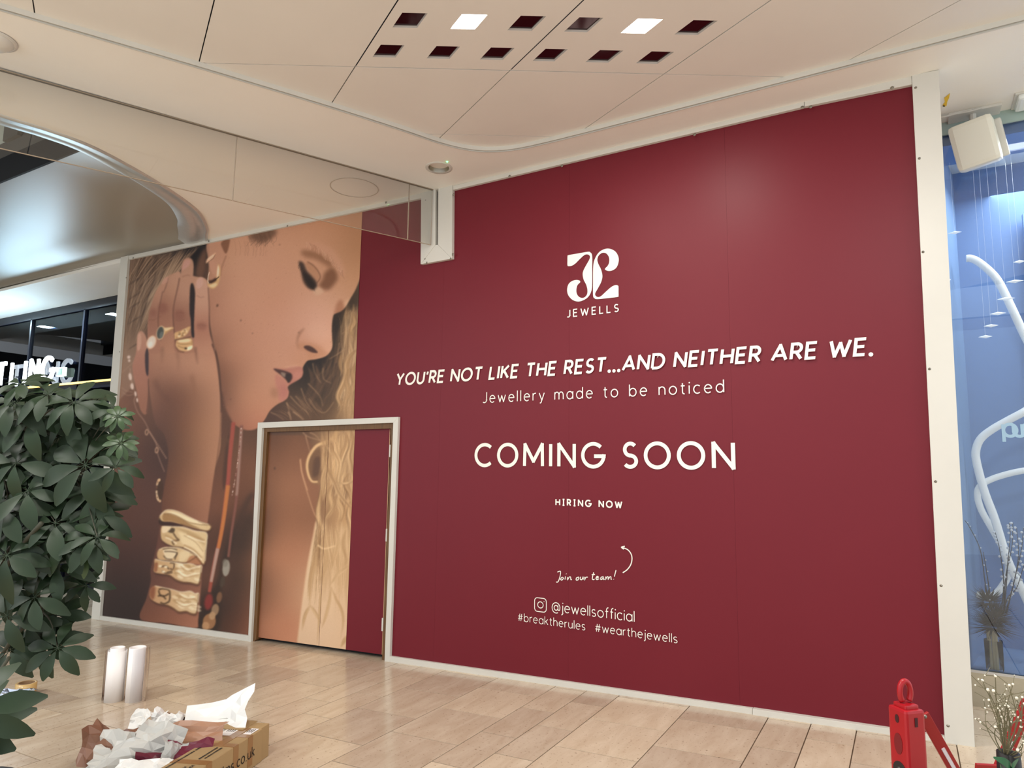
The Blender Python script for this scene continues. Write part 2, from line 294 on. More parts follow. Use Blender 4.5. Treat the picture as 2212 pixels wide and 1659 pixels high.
# --- hair behind the profile, right
HB=field([(770,700,(70,52,38)),(740,720,(44,34,28)),(725,690,(50,38,30)),(740,790,(52,38,30)),(690,850,(48,36,28)),(660,800,(42,32,26)),(720,880,(88,64,44)),(765,780,(150,118,84)),(755,850,(166,130,92)),(765,890,(190,152,110)),(640,880,(100,74,54)),(610,905,(80,54,42)),(690,905,(92,66,46))])
hb=[(783,600),(786,905),(560,935)]+[(p[0],p[1]) for p in []]
edge=[p for p in face if p[0]>575 and p[1]>596 and p[1]<925]
pr=spline(zA([(1832,570),(1800,650),(1760,720),(1730,772),(1700,800),(1665,815),(1648,830),(1638,900),(1640,980),(1642,1040),(1625,1080),(1590,1110),(1530,1128),(1480,1135),(1460,1150),(1440,1185),(1440,1225),(1420,1260),(1340,1310),(1345,1350),(1335,1390),(1305,1415),(1260,1440),(1215,1480),(1180,1540),(1140,1590)]),n=5)
r=pmask(np.vstack([pr,[(560,940),(790,940),(790,595)]]),.5); put(r[0],r[1],HB,1)
H2=[(206,170,128),(180,142,102),(150,114,80),(120,88,62),(220,186,144),(84,60,44)]
SAVE=CAN.copy(); 
hair(zN([(1120,0),(1060,400),(1090,800),(960,1450)]),zN([(1300,0),(1290,500),(1270,900),(1240,1450)]),50,[(150,116,80),(176,138,98),(110,82,58),(90,66,48)],(6,14),(.3,.55),5,2)
hair(zN([(560,800),(640,1000),(500,1250),(300,1450)]),zN([(1000,650),(980,950),(960,1250),(880,1450)]),30,[(86,62,46),(60,44,34),(104,76,56)],(6,12),(.3,.5),5,2)
hair(zN([(1150,60),(1080,400),(1060,800),(1000,1450)]),zN([(1290,60),(1280,500),(1260,900),(1230,1450)]),80,H2,(.8,2.6),(.3,.7),4)
hair(zN([(1100,600),(1120,800),(1020,1150),(940,1450)]),zN([(1280,560),(1180,760),(1240,1100),(1220,1450)]),90,H2[:3]+[H2[4]],(1,3.2),(.35,.75),4)
fill(zN([(1000,180),(1280,180),(1180,380),(1100,560),(940,520),(950,300)]),(48,38,28),14,.45)
hair(zN([(1000,120),(1050,300),(1000,500),(900,700)]),zN([(1270,200),(1150,420),(1080,570),(900,670)]),22,[(140,108,78),(110,84,60),(170,136,100)],(.7,1.2),(.3,.6),3)
hair(zN([(1120,40),(1080,400),(1060,800),(960,1450)]),zN([(1300,40),(1290,500),(1270,900),(1240,1450)]),110,H2,(.8,2.6),(.3,.65),4,.4,5)
hair(zN([(950,300),(900,700),(700,1000),(400,1400)]),zN([(1080,300),(1060,800),(1000,1100),(900,1450)]),60,[(96,70,50),(70,52,40),(130,98,70),(54,40,32)],(.8,2),(.3,.6),5,.4,5)
for q in ([(630,1000),(720,1090),(790,1180),(820,1290)],[(640,1190),(740,1330),(850,1370),(960,1240)],[(350,1240),(400,1310),(570,1470)],[(360,1250),(390,1360),(410,1470)],[(400,1160),(500,1270),(620,1370)],[(540,1060),(600,1220),(680,1360)],[(690,740),(720,870),(800,1000)],[(820,800),(830,940),(930,1000)],[(470,1160),(560,1260),(640,1400)],[(150,1370),(240,1410),(320,1470)],[(1270,210),(1160,290),(1060,370)],[(1110,560),(1000,630),(900,690)],[(1030,480),(1020,560),(990,740)]):
    stroke(zN(q),1.8,(172,134,100),.8,.6,1)
hair(zN([(120,1380),(240,1400),(330,1460),(400,1490)]),zN([(620,1050),(760,1250),(860,1380),(900,1490)]),50,[(150,112,82),(120,88,64),(86,62,46)],(.7,1.5),(.3,.6),4)
for q,w in (([(1270,560),(1180,640),(1120,760),(1130,880),(1060,1050),(1010,1180),(1060,1300),(1000,1450)],17),([(1265,700),(1200,850),(1232,1000),(1180,1120),(1204,1300),(1180,1450)],17),([(1200,100),(1226,220),(1180,330),(1236,450)],12),([(1140,820),(1120,960),(1150,1100),(1110,1260),(1120,1450)],14),([(1060,600),(1040,760),(1080,900)],9)): lock(zN(q),w,(104,76,50),(168,130,90),(216,178,132),.75)
M_=1-FACEM[...,None]; lim=np.zeros((PH,PW,1),np.float32); lim[:,:]=1
CAN[:]=np.where(FACEM[...,None]>.5,SAVE,CAN)
# --- cords and pendant
stroke(zB([(965,40),(940,280),(925,470),(880,800),(835,1000),(800,1200)]),9,(150,72,58),1,1,7)
stroke(zB([(928,470),(895,720),(862,900)]),8.5,(184,112,58),.95,1,7)
stroke(zB([(858,900),(830,1040),(812,1130)]),7.5,(176,150,136),.85,2,6)
stroke(zB([(1020,60),(1005,300),(985,560),(950,800),(930,960)]),6.5,(120,74,62),1,1,5)
stroke(zB([(1018,80),(1008,250),(992,480),(985,540)]),5.5,(160,130,116),.75,1)
for i in range(90):
    t=prng.rand(); x=1020-35*t-30*t*t; ell(200+x*.31646,900+(60+t*480)*.31646,1.2,2,[(200,176,160),(110,64,56),(150,100,84)][prng.randint(3)],0,.6)
ell(200+915*.31646,900+1035*.31646,8,18,(150,142,130),2,.95,6); ell(200+908*.31646,900+1000*.31646,6,9,(120,112,100),2,.7)
ell(200+795*.31646,900+1265*.31646,9,18,(130,46,42),2.5,.9,8)
for x,y,rx,ry,c in ((840,1320,8,13,(150,120,92)),(868,1235,6,12,(120,84,60)),(800,1400,14,17,(158,112,76)),(775,1430,8,9,(180,136,98)),(820,1360,7,9,(176,140,104)),(890,1130,5,12,(70,56,44))): ell(200+x*.31646,900+y*.31646,rx,ry,c,2,.9,10)
# --- hand and wrist
HAND=field([(300,780,(164,112,92)),(310,860,(150,104,84)),(320,720,(182,132,110)),(345,700,(172,124,102)),(350,760,(176,128,102)),(385,790,(178,128,104)),(430,790,(186,136,110)),(455,800,(188,136,108)),(340,840,(132,92,74)),(365,850,(112,74,60)),(400,850,(128,86,66)),(440,850,(158,112,86)),(465,870,(170,122,96)),(360,900,(104,70,58)),(400,920,(122,80,58)),(440,930,(156,110,82)),(470,940,(166,118,90)),(350,960,(84,58,50)),(390,980,(112,74,54)),(420,1000,(132,90,66)),(455,1000,(164,116,88)),(370,1040,(104,66,48)),(420,1060,(150,102,74)),(450,1060,(156,106,80)),(380,1100,(116,74,54)),(440,1100,(148,100,76)),(350,1130,(96,60,48)),(370,1180,(110,70,56)),(440,1180,(150,100,78)),(340,1260,(100,64,52)),(420,1270,(136,90,72)),(330,1340,(122,76,58)),(420,1350,(160,106,82)),(430,1230,(134,86,66)),(330,640,(180,134,110)),(420,620,(190,142,116)),(380,640,(188,140,114)),(360,620,(184,136,112)),(440,640,(196,146,122)),(350,680,(158,108,90)),(390,680,(160,108,90)),(440,700,(186,132,108)),(440,720,(168,112,92)),(340,730,(172,120,98)),(400,600,(186,138,114)),(395,720,(166,118,94)),(430,760,(182,132,106))])
palm=zA([(385,1050),(380,900),(395,800),(420,720),(480,600),(560,540),(700,560),(795,600),(800,750),(798,880),(805,960),(840,1080),(862,1200),(872,1320),(882,1480),(880,1640),(872,1750),(835,1900),(800,2150),(775,2350),(750,2600),(725,2900),(705,2960),(520,2930),(330,2900),(370,2760),(400,2640),(400,2560),(440,2400),(470,2200),(480,2070),(510,1900),(520,1760),(490,1640),(430,1560),(400,1400),(380,1250)])
fill(palm,HAND,.6,1)
# thumb, lower left edge of the hand
fill(zA([(310,960),(340,935),(370,980),(375,1050),(385,1250),(385,1400),(370,1500),(330,1470),(300,1330),(275,1180),(300,1080)]),field([(300,740,(186,134,112)),(305,790,(170,116,98)),(300,830,(166,114,94)),(315,870,(150,102,82)),(310,720,(190,142,120))]),1.5,.97)
fill(zA([(312,965),(330,950),(335,1010),(325,1060),(308,1060)]),(206,160,138),1.5,.8)
fill(zA([(362,1090),(382,1060),(384,1230),(366,1210)]),(54,44,50),2,.9)
stroke(zA([(384,1260),(385,1360),(378,1450),(372,1490)]),2,(84,56,48),.8,1)
# fingers, back to front
def finger(poly,f,b=.6): fill(poly,f,b)
fg=lambda a,b_,c,d:field([(a[0],a[1],a[2]),(b_[0],b_[1],b_[2]),(c[0],c[1],c[2]),(d[0],d[1],d[2])])
finger(zH([(420,1300),(430,1120),(480,930),(540,760),(620,650),(720,540),(720,620),(650,760),(610,900),(580,1100),(580,1330),(600,1480),(620,1659),(430,1659)]),fg((352,614,(190,140,116)),(340,650,(184,136,112)),(330,676,(150,102,84)),(338,740,(168,118,96))))
finger(zH([(560,1180),(580,990),(640,820),(700,640),(780,520),(890,460),(900,560),(870,720),(820,900),(800,1050),(790,1160),(820,1400),(840,1659),(620,1659),(590,1480),(570,1330)]),fg((385,596,(194,146,122)),(370,630,(190,142,116)),(352,664,(150,100,82)),(368,740,(178,128,102))))
finger(zH([(900,540),(930,340),(970,275),(1040,260),(1090,310),(1100,420),(1080,640),(1040,900),(1040,1060),(1060,1300),(1110,1480),(1140,1659),(830,1659),(810,1400),(790,1180),(800,1040),(830,860),(870,660)]),fg((412,590,(190,142,118)),(400,640,(194,146,122)),(390,678,(146,98,80)),(402,740,(168,118,94))))
finger(zH([(1120,700),(1140,600),(1190,550),(1250,560),(1290,620),(1310,720),(1330,960),(1330,1200),(1340,1400),(1420,1659),(1140,1659),(1110,1400),(1110,1180),(1120,900)]),fg((438,612,(204,156,134)),(438,660,(200,152,128)),(438,708,(166,110,90)),(446,750,(188,136,110))))
fill(zH([(1050,700),(1085,640),(1120,760),(1115,1000),(1105,1280),(1110,1440),(1070,1420),(1058,1200),(1040,1040)]),(40,32,34),1.5,.95)
for q,w in (([(640,760),(600,940),(572,1160),(580,1340),(610,1500)],2),([(890,560),(860,720),(815,920),(795,1080),(805,1300),(840,1600)],2.6),([(720,560),(690,680),(650,780)],1.6),([(1320,700),(1335,1000),(1340,1300),(1400,1600)],2.6)): stroke(zH(q),w*.9,(98,64,53),.7,1.2)
stroke(zG([(1300,20),(1350,170),(1385,400),(1410,650),(1415,900)]),4,(76,48,38),.7,2)
for q in ([(1410,900),(1400,1200),(1340,1659)],): stroke(zG(q),3,(90,58,42),.5,2)
stroke(zG([(1085,60),(1100,200),(1115,280)]),5,(104,68,54),.6,4,1); stroke(zG([(660,60),(660,180),(650,280)]),6,(122,84,66),.55,5,1); stroke(zG([(850,120),(870,260),(860,380)]),6,(128,88,68),.5,5,1); stroke(zG([(1040,420),(1060,560),(1080,700)]),9,(130,86,64),.5,7,2); stroke(zG([(560,480),(640,640),(760,760)]),12,(92,60,50),.4,9,4)
# knuckle creases, nails
for x,y,rx,ry in ((640,1010,75,80),(890,1110,80,75),(500,1080,50,60),(1220,1280,75,60)): ell(260+x*.14467,520+y*.14467,rx*.14467,ry*.14467,(140,88,74),5,.55)
for q in ([(840,1090),(900,1078),(960,1085)],[(830,1190),(900,1200),(960,1175)],[(560,1150),(620,1130)],[(430,1180),(500,1190),(550,1160)],[(1150,1270),(1220,1262),(1290,1275)],[(930,545),(1000,520),(1050,530)],[(1150,820),(1200,850),(1260,840)]): stroke(zH(q),1,(122,76,62),.6,.5)
fill(zH([(930,440),(950,340),(990,290),(1050,300),(1040,360),(990,410)]),(204,152,138),1.2,.9)
fill(zH([(1145,690),(1150,610),(1185,565),(1230,570),(1240,650),(1180,720)]),(212,166,150),1.2,.9)
fill(zH([(625,650),(660,570),(715,540),(705,620)]),(200,150,130),1.2,.8)
# --- gold: rings, ear hoops
G0,G1,G2=(214,170,120),(240,212,168),(120,82,50)
fill(zH([(600,1290),(650,1290),(700,1310),(790,1295),(795,1320),(730,1360),(690,1390),(650,1420),(600,1440)]),G0,.6); fill(zH([(660,1310),(780,1300),(690,1350)]),G1,1,.8); stroke(zH([(650,1420),(700,1370),(790,1325)]),1.2,G2,.7,.6)
ell(260+605*.14467,520+1380*.14467,59*.14467,106*.14467,(222,186,150),.5,1,12); ell(260+603*.14467,520+1378*.14467,48*.14467,92*.14467,(76,78,74),.6,1,12); ell(260+618*.14467,520+1410*.14467,26*.14467,50*.14467,(110,114,108),2,.9,12)
ell(260+470*.14467,520+1520*.14467,70*.14467,106*.14467,(224,182,150),.5,1,22); ell(260+468*.14467,520+1522*.14467,56*.14467,90*.14467,(226,208,192),1,1,22); ell(260+455*.14467,520+1550*.14467,30*.14467,45*.14467,(240,228,216),2,.8,22)
fill(zH([(820,1380),(900,1350),(960,1320),(1040,1285),(1050,1310),(1010,1390),(960,1430),(830,1480),(815,1430)]),G0,.6)
for i in range(22): x=prng.uniform(835,1000); y=1430-(x-835)*.45+prng.uniform(-35,35); ell(260+x*.14467,520+y*.14467,2.2,1.4,[G1,(170,120,78),G2,(250,228,190)][i%4],.6,.8,-30)
fill(zH([(870,1480),(1000,1455),(1075,1480),(1085,1570),(1070,1620),(1000,1655),(900,1640),(845,1590),(835,1540)]),G0,.6)
fill(zH([(880,1490),(1000,1470),(1060,1490),(1000,1520),(890,1520)]),G1,1); fill(zH([(1000,1600),(1080,1570),(1070,1620),(1010,1640)]),(250,232,196),1)
for q in ([(850,1530),(930,1550),(1060,1540)],[(860,1570),(930,1600),(980,1605)],[(1080,1500),(1070,1560)]): stroke(zH(q),1.6,(150,104,62),.8,.6)
ell(260+985*.14467,520+1612*.14467,3,1.8,(52,32,20),.6,1)
stroke(zH([(830,1480),(920,1470),(1060,1440)]),2,(74,46,32),.8,.8); stroke(zH([(840,1600),(880,1650),(960,1670)]),2,(90,58,40),.7,.8)
hoop=[(1475,350),(1500,430),(1495,540),(1470,650),(1420,710),(1370,720),(1320,690),(1310,640),(1330,600),(1350,640),(1400,620),(1440,560),(1450,450)]
fill(zH(hoop),G0,.6); fill(zH([(1465,370),(1480,440),(1470,520),(1450,540),(1455,440)]),(250,222,196),.8); fill(zH([(1320,600),(1370,590),(1430,560),(1440,600),(1370,640),(1330,640)]),(70,44,34),.8,.9)
stroke(zH([(1335,470),(1315,560),(1320,630),(1350,640)]),1.6,(240,214,190),.9); stroke(zH([(1330,640),(1400,600),(1460,560),(1480,540)]),1.6,(52,32,26),.9); fill(zH([(1330,680),(1400,700),(1450,660),(1430,640),(1370,660)]),G1,1,.8)
fill(zH([(1285,320),(1310,270),(1390,210),(1430,180),(1420,220),(1380,270),(1300,340)]),(226,180,146),.6); stroke(zH([(1310,290),(1400,215)]),1.5,(252,228,204),.9,.4); stroke(zH([(1300,340),(1390,270),(1425,210)]),1,(110,72,56),.7)
# --- fine chain with pearls and charms
stroke(zG([(250,330),(255,440),(280,540),(320,680),(300,740),(340,880),(420,990),(470,1080),(500,1150),(580,1290),(600,1420),(650,1560),(690,1659)]),1.2,(196,156,136),.75,.3)
for x,y,rx,ry in ((250,440,3.6,8),(275,565,3.6,7),(318,660,2.4,5.5),(340,740,2,5),(232,190,3.6,3.6),(238,235,2.6,3)): ell(240+x*.16878,740+y*.16878,rx,ry,(222,196,182),.6,.95,-8)
for x,y in ((462,1150),(590,1380)): ell(240+x*.16878,740+y*.16878,4,7,(190,150,122),.6,.9,8); ell(240+x*.16878,740+y*.16878,2.2,4.6,(84,58,48),.6,.9,8)
for i in range(16): x=500+i*14; y=1150+i*22; ell(240+x*.16878,740+y*.16878,1.6,1.6,(190,150,124),.3,.7)
for q in ([(140,580),(200,620),(290,640)],[(140,390),(220,320),(300,250)],[(150,640),(220,680),(300,660)]): stroke(zG(q),1.4,(176,140,118),.6,.6)
ell(200+462*.31646,900+505*.31646,7.5,24,(70,46,34),1,1,4); 
for i in range(34): a=prng.uniform(1.4,4.9); ell(200+462*.31646+7*math.cos(a),900+505*.31646+23*math.sin(a),1.6,2.2,[(216,176,136),(120,84,60),(244,214,176)][i%3],.3,.95)
# --- bangles
def bangle(poly,c=(206,176,134)): fill(zC([(x+6,y+22) for x,y in poly]),(58,34,26),3,.7); fill(zC(poly),c,.7); 
GB=field([(345,1110,(196,160,116)),(400,1120,(222,196,152)),(450,1140,(206,176,130)),(360,1160,(200,168,122)),(430,1170,(216,188,144)),(440,1200,(214,184,140)),(350,1220,(196,156,112)),(420,1240,(212,184,142)),(340,1280,(190,146,106)),(400,1300,(208,176,134)),(425,1310,(214,186,146))])
b1=[(265,200),(330,135),(400,125),(500,150),(620,210),(740,265),(870,305),(900,340),(860,385),(760,370),(620,330),(520,300),(400,270),(300,270),(255,250)]
b2=[(290,330),(420,330),(560,340),(700,385),(840,410),(845,520),(835,620),(825,760),(800,800),(740,740),(700,690),(640,640),(540,590),(430,575),(330,530),(280,470)]
b3=[(250,620),(330,590),(430,590),(520,600),(640,650),(720,690),(660,740),(580,780),(480,770),(370,750),(260,740),(230,690)]
b4=[(205,735),(300,755),(420,770),(540,790),(650,790),(720,820),(780,815),(775,900),(760,990),(735,1045),(640,1025),(540,1015),(460,985),(380,930),(280,915),(195,890),(200,810)]
b5=[(205,1065),(300,1085),(420,1110),(530,1140),(640,1130),(700,1160),(745,1160),(735,1270),(715,1400),(650,1405),(590,1380),(500,1385),(430,1340),(350,1300),(230,1275),(145,1210),(150,1110)]
for b in (b1,b2,b3,b4,b5): bangle(b,GB)
fill(zC([(310,180),(420,185),(540,240),(640,300),(760,355),(620,325),(520,300),(400,265),(310,260)]),(150,110,68),1.5,.85); stroke(zC([(310,175),(430,180),(560,250),(660,290),(860,315)]),1.2,(90,58,34),.8,.4); fill(zC([(340,150),(450,150),(600,215),(800,300),(640,270),(520,210),(400,165)]),(238,218,180),1.5,.9)
fill(zC([(255,215),(300,270),(430,290),(560,320),(430,330),(270,310)]),(50,30,24),2,.85)
fill(zC([(360,390),(400,350),(450,360),(430,410)]),(70,52,36),1.2,.9); stroke(zC([(430,410),(470,470),(500,500),(420,510),(440,560)]),3,(84,60,38),.9,.6); fill(zC([(500,400),(640,440),(780,580),(800,700),(680,600),(540,540),(520,460)]),(232,208,166),4,.8); fill(zC([(450,340),(640,390),(780,470),(820,560),(700,470),(560,400)]),(168,132,88),3,.6); stroke(zC([(560,440),(700,520),(800,640)]),1.2,(150,112,70),.8,.6); stroke(zC([(440,575),(560,600),(700,680),(790,800)]),1.8,(110,76,46),.8,.6); fill(zC([(300,340),(400,340),(370,390),(300,410)]),(236,212,176),2,.8)
fill(zC([(310,620),(420,600),(480,650),(430,720),(350,740),(320,680)]),(228,206,170),1.5,.9); 
for q in ([(300,610),(400,600),(480,620)],[(320,640),(400,640),(480,660),(440,720)],[(310,690),(350,730),(420,740)],[(480,650),(450,740)]): stroke(zC(q),2,(66,46,32),.85,.5)
fill(zC([(640,700),(720,700),(780,790),(660,790),(600,780)]),(176,120,84),1.5,.9); fill(zC([(520,640),(640,660),(560,760),(500,760)]),(230,206,164),3,.7)
fill(zC([(200,790),(240,780),(230,880),(195,880)]),(140,84,56),2,.8); fill(zC([(150,1090),(210,1080),(190,1230),(140,1190)]),(130,74,50),2.5,.85)
for q in ([(390,780),(440,790),(430,860),(390,850)],[(280,830),(340,820),(380,860)],[(290,880),(340,910),(420,900)],[(350,900),(420,880)]): stroke(zC(q),2.4,(66,44,30),.9,.6)
for x,y in ((270,820),(310,890),(340,830)): ell(300+x*.17474,1080+y*.17474,4,2.4,(244,226,192),.8,.9)
for i in range(40):
    x=prng.uniform(440,740); y=(890 if i%2 else 1260)+prng.uniform(-80,90)+ (x-600)*.15
    fill(zC([(x-40,y-14),(x,y-26),(x+44,y+4),(x+6,y+18)]),[(240,220,182),(168,128,84),(248,232,200)][i%3],2.2,.55)
for q in ([(250,1110),(300,1100),(380,1120),(390,1200),(380,1260)],[(250,1120),(270,1180),(320,1190),(380,1160)],[(270,1270),(320,1285),(380,1260)],[(240,1190),(290,1180)],[(300,1180),(340,1230)]): stroke(zC(q),3,(64,44,28),.9,.5)
for b in (b1,b2,b3,b4,b5):
    h=len(b)//2; stroke(zC(b[h-2:len(b)-3]),2.2,(104,66,40),.75,.8); stroke(zC(b[:h]),1.6,(250,236,206),.75,.6)
for q,w in (([(520,820),(600,880),(690,860),(760,850)],3),([(480,900),(580,960),(680,940),(750,930)],3),([(500,1180),(600,1230),(700,1220)],3),([(460,1270),(560,1320),(660,1300),(720,1310)],3)): stroke(zC(q),w,(176,136,92),.55,1.5); stroke(zC([(x+6,y-22) for x,y in q]),w,(250,236,208),.6,1.5)
for q in ([(330,440),(400,470),(470,520)],[(560,560),(680,620),(780,720)],[(600,420),(720,470),(820,500)]): stroke(zC(q),4,(170,128,84),.55,2); stroke(zC([(x+4,y+24) for x,y in q]),3,(250,236,208),.6,1.5)
# --- shoulder edge, blouse and long hair on the door
fill(zR([(215,700),(190,740),(170,850),(130,1050),(95,1300),(50,1650),(20,1790),(480,1790),(470,1100),(470,700),(300,640)]),field([(690,1150,(214,184,148)),(660,1300,(214,182,148)),(700,1350,(212,180,148)),(740,1300,(210,176,140)),(740,1180,(200,164,124)),(640,1400,(210,178,146)),(730,1130,(186,148,106))]),1.5,.97)
stroke(zR([(190,740),(170,850),(130,1060),(92,1300),(58,1620)]),2,(196,150,116),.6,1.5)
fill(zR([(100,90),(180,90),(250,90),(472,90),(470,300),(450,640),(380,800),(300,900),(235,920),(200,760),(190,700),(215,560),(240,480),(170,470),(130,330),(170,230),(120,130)]),field([(680,935,(118,88,62)),(720,940,(176,138,98)),(755,940,(184,146,106)),(750,1000,(176,136,94)),(700,1020,(150,112,78)),(690,1080,(132,96,68)),(740,1080,(186,146,102)),(730,1130,(178,138,96)),(690,1140,(140,104,74)),(660,960,(110,76,54)),(655,940,(90,60,44)),(760,1060,(180,140,98))]),3,.97)
fill(zR([(165,270),(210,230),(250,250),(245,350),(225,430),(180,455),(145,400),(140,320)]),(112,80,56),4,.8); fill(zR([(180,300),(220,290),(215,400),(170,420)]),(82,56,42),4,.7)
stroke(zR([(275,180),(200,205),(150,270),(130,340),(140,410),(165,455),(205,460)]),7,(216,176,128),.95,1,4)
stroke(zR([(345,100),(310,160),(250,185)]),11,(190,150,106),.9,1.5,7)
hair(zR([(240,110),(250,300),(220,500),(200,740)]),zR([(480,90),(480,350),(460,560),(440,740)]),70,[(190,150,106),(160,122,84),(206,168,124),(136,102,70)],(6,14),(.35,.6),5,2)
hair(zR([(230,200),(270,300),(230,500),(200,740)]),zR([(470,100),(470,350),(450,560),(430,700)]),130,H2,(.9,3),(.35,.75),4)
hair(zR([(280,190),(300,300),(270,420),(250,560)]),zR([(420,100),(380,280),(340,400),(440,620)]),70,[(222,184,138),(204,164,116),(170,130,90)],(1.4,4),(.45,.8),4)
hair(zR([(250,90),(240,280),(230,480),(200,760)]),zR([(474,90),(474,350),(462,560),(440,760)]),150,[(120,88,58),(150,112,76),(178,138,96),(206,168,122),(226,190,144)],(1,3.4),(.2,.45),4,.7,6)
hair(zR([(215,720),(200,950),(190,1180),(150,1560)]),zR([(440,720),(432,950),(424,1180),(420,1560)]),90,[(160,122,84),(184,146,104),(206,170,128),(228,198,158)],(1,3),(.15,.35),5,.8,7)
UPC=((112,80,52),(184,144,100),(230,194,148)); LOC=((160,122,82),(190,152,110),(218,186,146))
for q,w in (([(440,100),(452,180),(430,260),(442,340),(456,420)],16),([(400,110),(412,190),(386,260),(366,330),(352,410)],15),([(300,190),(312,250),(346,300),(352,360),(336,430),(346,490)],14),([(250,260),(268,330),(246,420),(236,520),(222,600)],13),([(420,400),(400,470),(430,540),(440,620)],14),([(300,480),(286,560),(300,640),(270,720)],15),([(360,500),(350,590),(380,660),(360,760)],15),([(430,600),(420,690),(436,780),(420,880)],14),([(230,520),(215,610),(206,700),(228,780),(214,880)],13),([(270,340),(298,420),(332,480),(348,530),(402,600),(432,640)],10),([(350,462),(400,472),(456,455)],5),([(330,560),(312,640),(272,700),(246,760)],8)): lock(zR(q),w,*UPC)
hair(zR([(210,740),(190,900),(170,1150),(110,1600)]),zR([(440,720),(430,950),(420,1150),(420,1600)]),60,[(206,170,130),(186,148,106),(220,188,150),(176,138,98)],(6,14),(.25,.45),6,2.5)
hair(zR([(200,700),(180,900),(140,1150),(90,1500)]),zR([(250,720),(230,920),(235,1150),(215,1500)]),46,[(176,138,96),(150,112,76),(200,164,120),(120,88,60)],(.9,2.6),(.3,.6),4)
hair(zR([(240,760),(260,950),(300,1150),(250,1480)]),zR([(430,740),(420,950),(400,1150),(400,1560)]),60,[(190,152,110),(170,132,92),(214,180,138)],(.9,2.6),(.25,.5),5)
for q,w in (([(260,790),(250,900),(272,1000),(240,1110),(232,1200)],14),([(330,780),(344,880),(320,980),(300,1080)],14),([(400,800),(384,900),(404,1000),(392,1060)],13),([(410,1055),(350,1110),(296,1180)],10),([(300,1200),(332,1280),(372,1360),(384,1450),(366,1560)],6),([(300,1205),(282,1320),(256,1420),(232,1490)],8),([(150,1330),(192,1390),(232,1462)],7),([(152,1330),(116,1400),(94,1510)],7),([(190,920),(184,1010),(160,1120),(150,1230),(150,1330)],11),([(232,1200),(222,1290),(214,1420),(200,1600)],5),([(420,1540),(392,1580),(366,1625)],11)): lock(zR(q),w,*LOC,.6)
stroke(zR([(205,905),(250,930),(330,910)]),4,(228,196,152),.8,1.5,2)
stroke(zD([(690,660),(700,820),(740,960),(790,1106)]),1.8,(196,146,108),.85,.6); stroke(zR([(80,300),(100,420),(140,560),(180,680),(205,720)]),2,(206,160,122),.7,.8)
for q in ([(540,0),(570,60),(590,120)],[(610,0),(700,60),(760,110)],[(720,290),(800,350),(960,400)],[(760,330),(790,450),(820,560)],[(820,290),(900,330),(980,420)]): stroke(zD(q),2,(190,150,116),.75,.8,1)
ell(540+325*.15371,890+795*.15371,2,3,(84,54,40),.6,.9)
CAN[:]=np.clip(CAN+(prng.rand(PH,PW,1)-.5)*5,0,255)
PRINT=CAN
# ---------------------------------------------------------------- floor: ramped stone paving, every slab its own piece
FR=Matrix.Rotation(-RAMP,4,'Y')
def stone(name):
    m=mat(name,(205,180,150),.16,spec=.5); nt=m.node_tree; b=nt.nodes['Principled BSDF']; N=lambda t:nt.nodes.new(t); L=nt.links.new
    oi=N('ShaderNodeObjectInfo'); tc=N('ShaderNodeTexCoord'); add=N('ShaderNodeVectorMath'); add.operation='MULTIPLY_ADD'; add.inputs[1].default_value=(1,1,1)
    cmb=N('ShaderNodeCombineXYZ'); mr=N('ShaderNodeMath'); mr.operation='MULTIPLY'; mr.inputs[1].default_value=37; L(oi.outputs['Random'],mr.inputs[0]); L(mr.outputs[0],cmb.inputs[0]); L(mr.outputs[0],cmb.inputs[1])
    L(tc.outputs['Object'],add.inputs[0]); L(cmb.outputs[0],add.inputs[2])
    mp=N('ShaderNodeMapping'); mp.inputs['Scale'].default_value=(7,1.6,1); L(add.outputs[0],mp.inputs[0])
    n=N('ShaderNodeTexNoise'); n.inputs['Scale'].default_value=1.6; n.inputs['Detail'].default_value=6; n.inputs['Roughness'].default_value=.6; n.inputs['Distortion'].default_value=.6; L(mp.outputs[0],n.inputs['Vector'])
    cr=N('ShaderNodeValToRGB'); e=cr.color_ramp.elements; e[0].position=.25; e[0].color=(*S2L((202,184,163)),1); e[1].position=.78; e[1].color=(*S2L((229,217,200)),1); L(n.outputs['Fac'],cr.inputs[0])
    n2=N('ShaderNodeTexNoise'); n2.inputs['Scale'].default_value=60; n2.inputs['Detail'].default_value=2; L(add.outputs[0],n2.inputs['Vector'])
    r2=N('ShaderNodeValToRGB'); r2.color_ramp.elements[0].position=.27; r2.color_ramp.elements[0].color=(.55,.5,.45,1); r2.color_ramp.elements[1].position=.36; L(n2.outputs['Fac'],r2.inputs[0])
    m1=N('ShaderNodeMix'); m1.data_type='RGBA'; m1.blend_type='MULTIPLY'; m1.inputs['Factor'].default_value=1; L(cr.outputs[0],m1.inputs['A']); L(r2.outputs[0],m1.inputs['B'])
    rr=N('ShaderNodeValToRGB'); rr.color_ramp.elements[0].color=(*S2L((226,219,212)),1); rr.color_ramp.elements[1].color=(*S2L((255,250,240)),1); L(oi.outputs['Random'],rr.inputs[0])
    m2=N('ShaderNodeMix'); m2.data_type='RGBA'; m2.blend_type='MULTIPLY'; m2.inputs['Factor'].default_value=1; L(m1.outputs['Result'],m2.inputs['A']); L(rr.outputs[0],m2.inputs['B']); L(m2.outputs['Result'],b.inputs['Base Color'])
    rg=N('ShaderNodeMapRange'); rg.inputs['To Min'].default_value=.12; rg.inputs['To Max'].default_value=.22; L(n.outputs['Fac'],rg.inputs['Value']); L(rg.outputs[0],b.inputs['Roughness'])
    return m
M['stone']=stone('polished_limestone'); M['grout']=mat('grout',(92,72,54),.9)
TX0,TX1,TY0,TY1=-13.6,1.75,-3.35,1.0
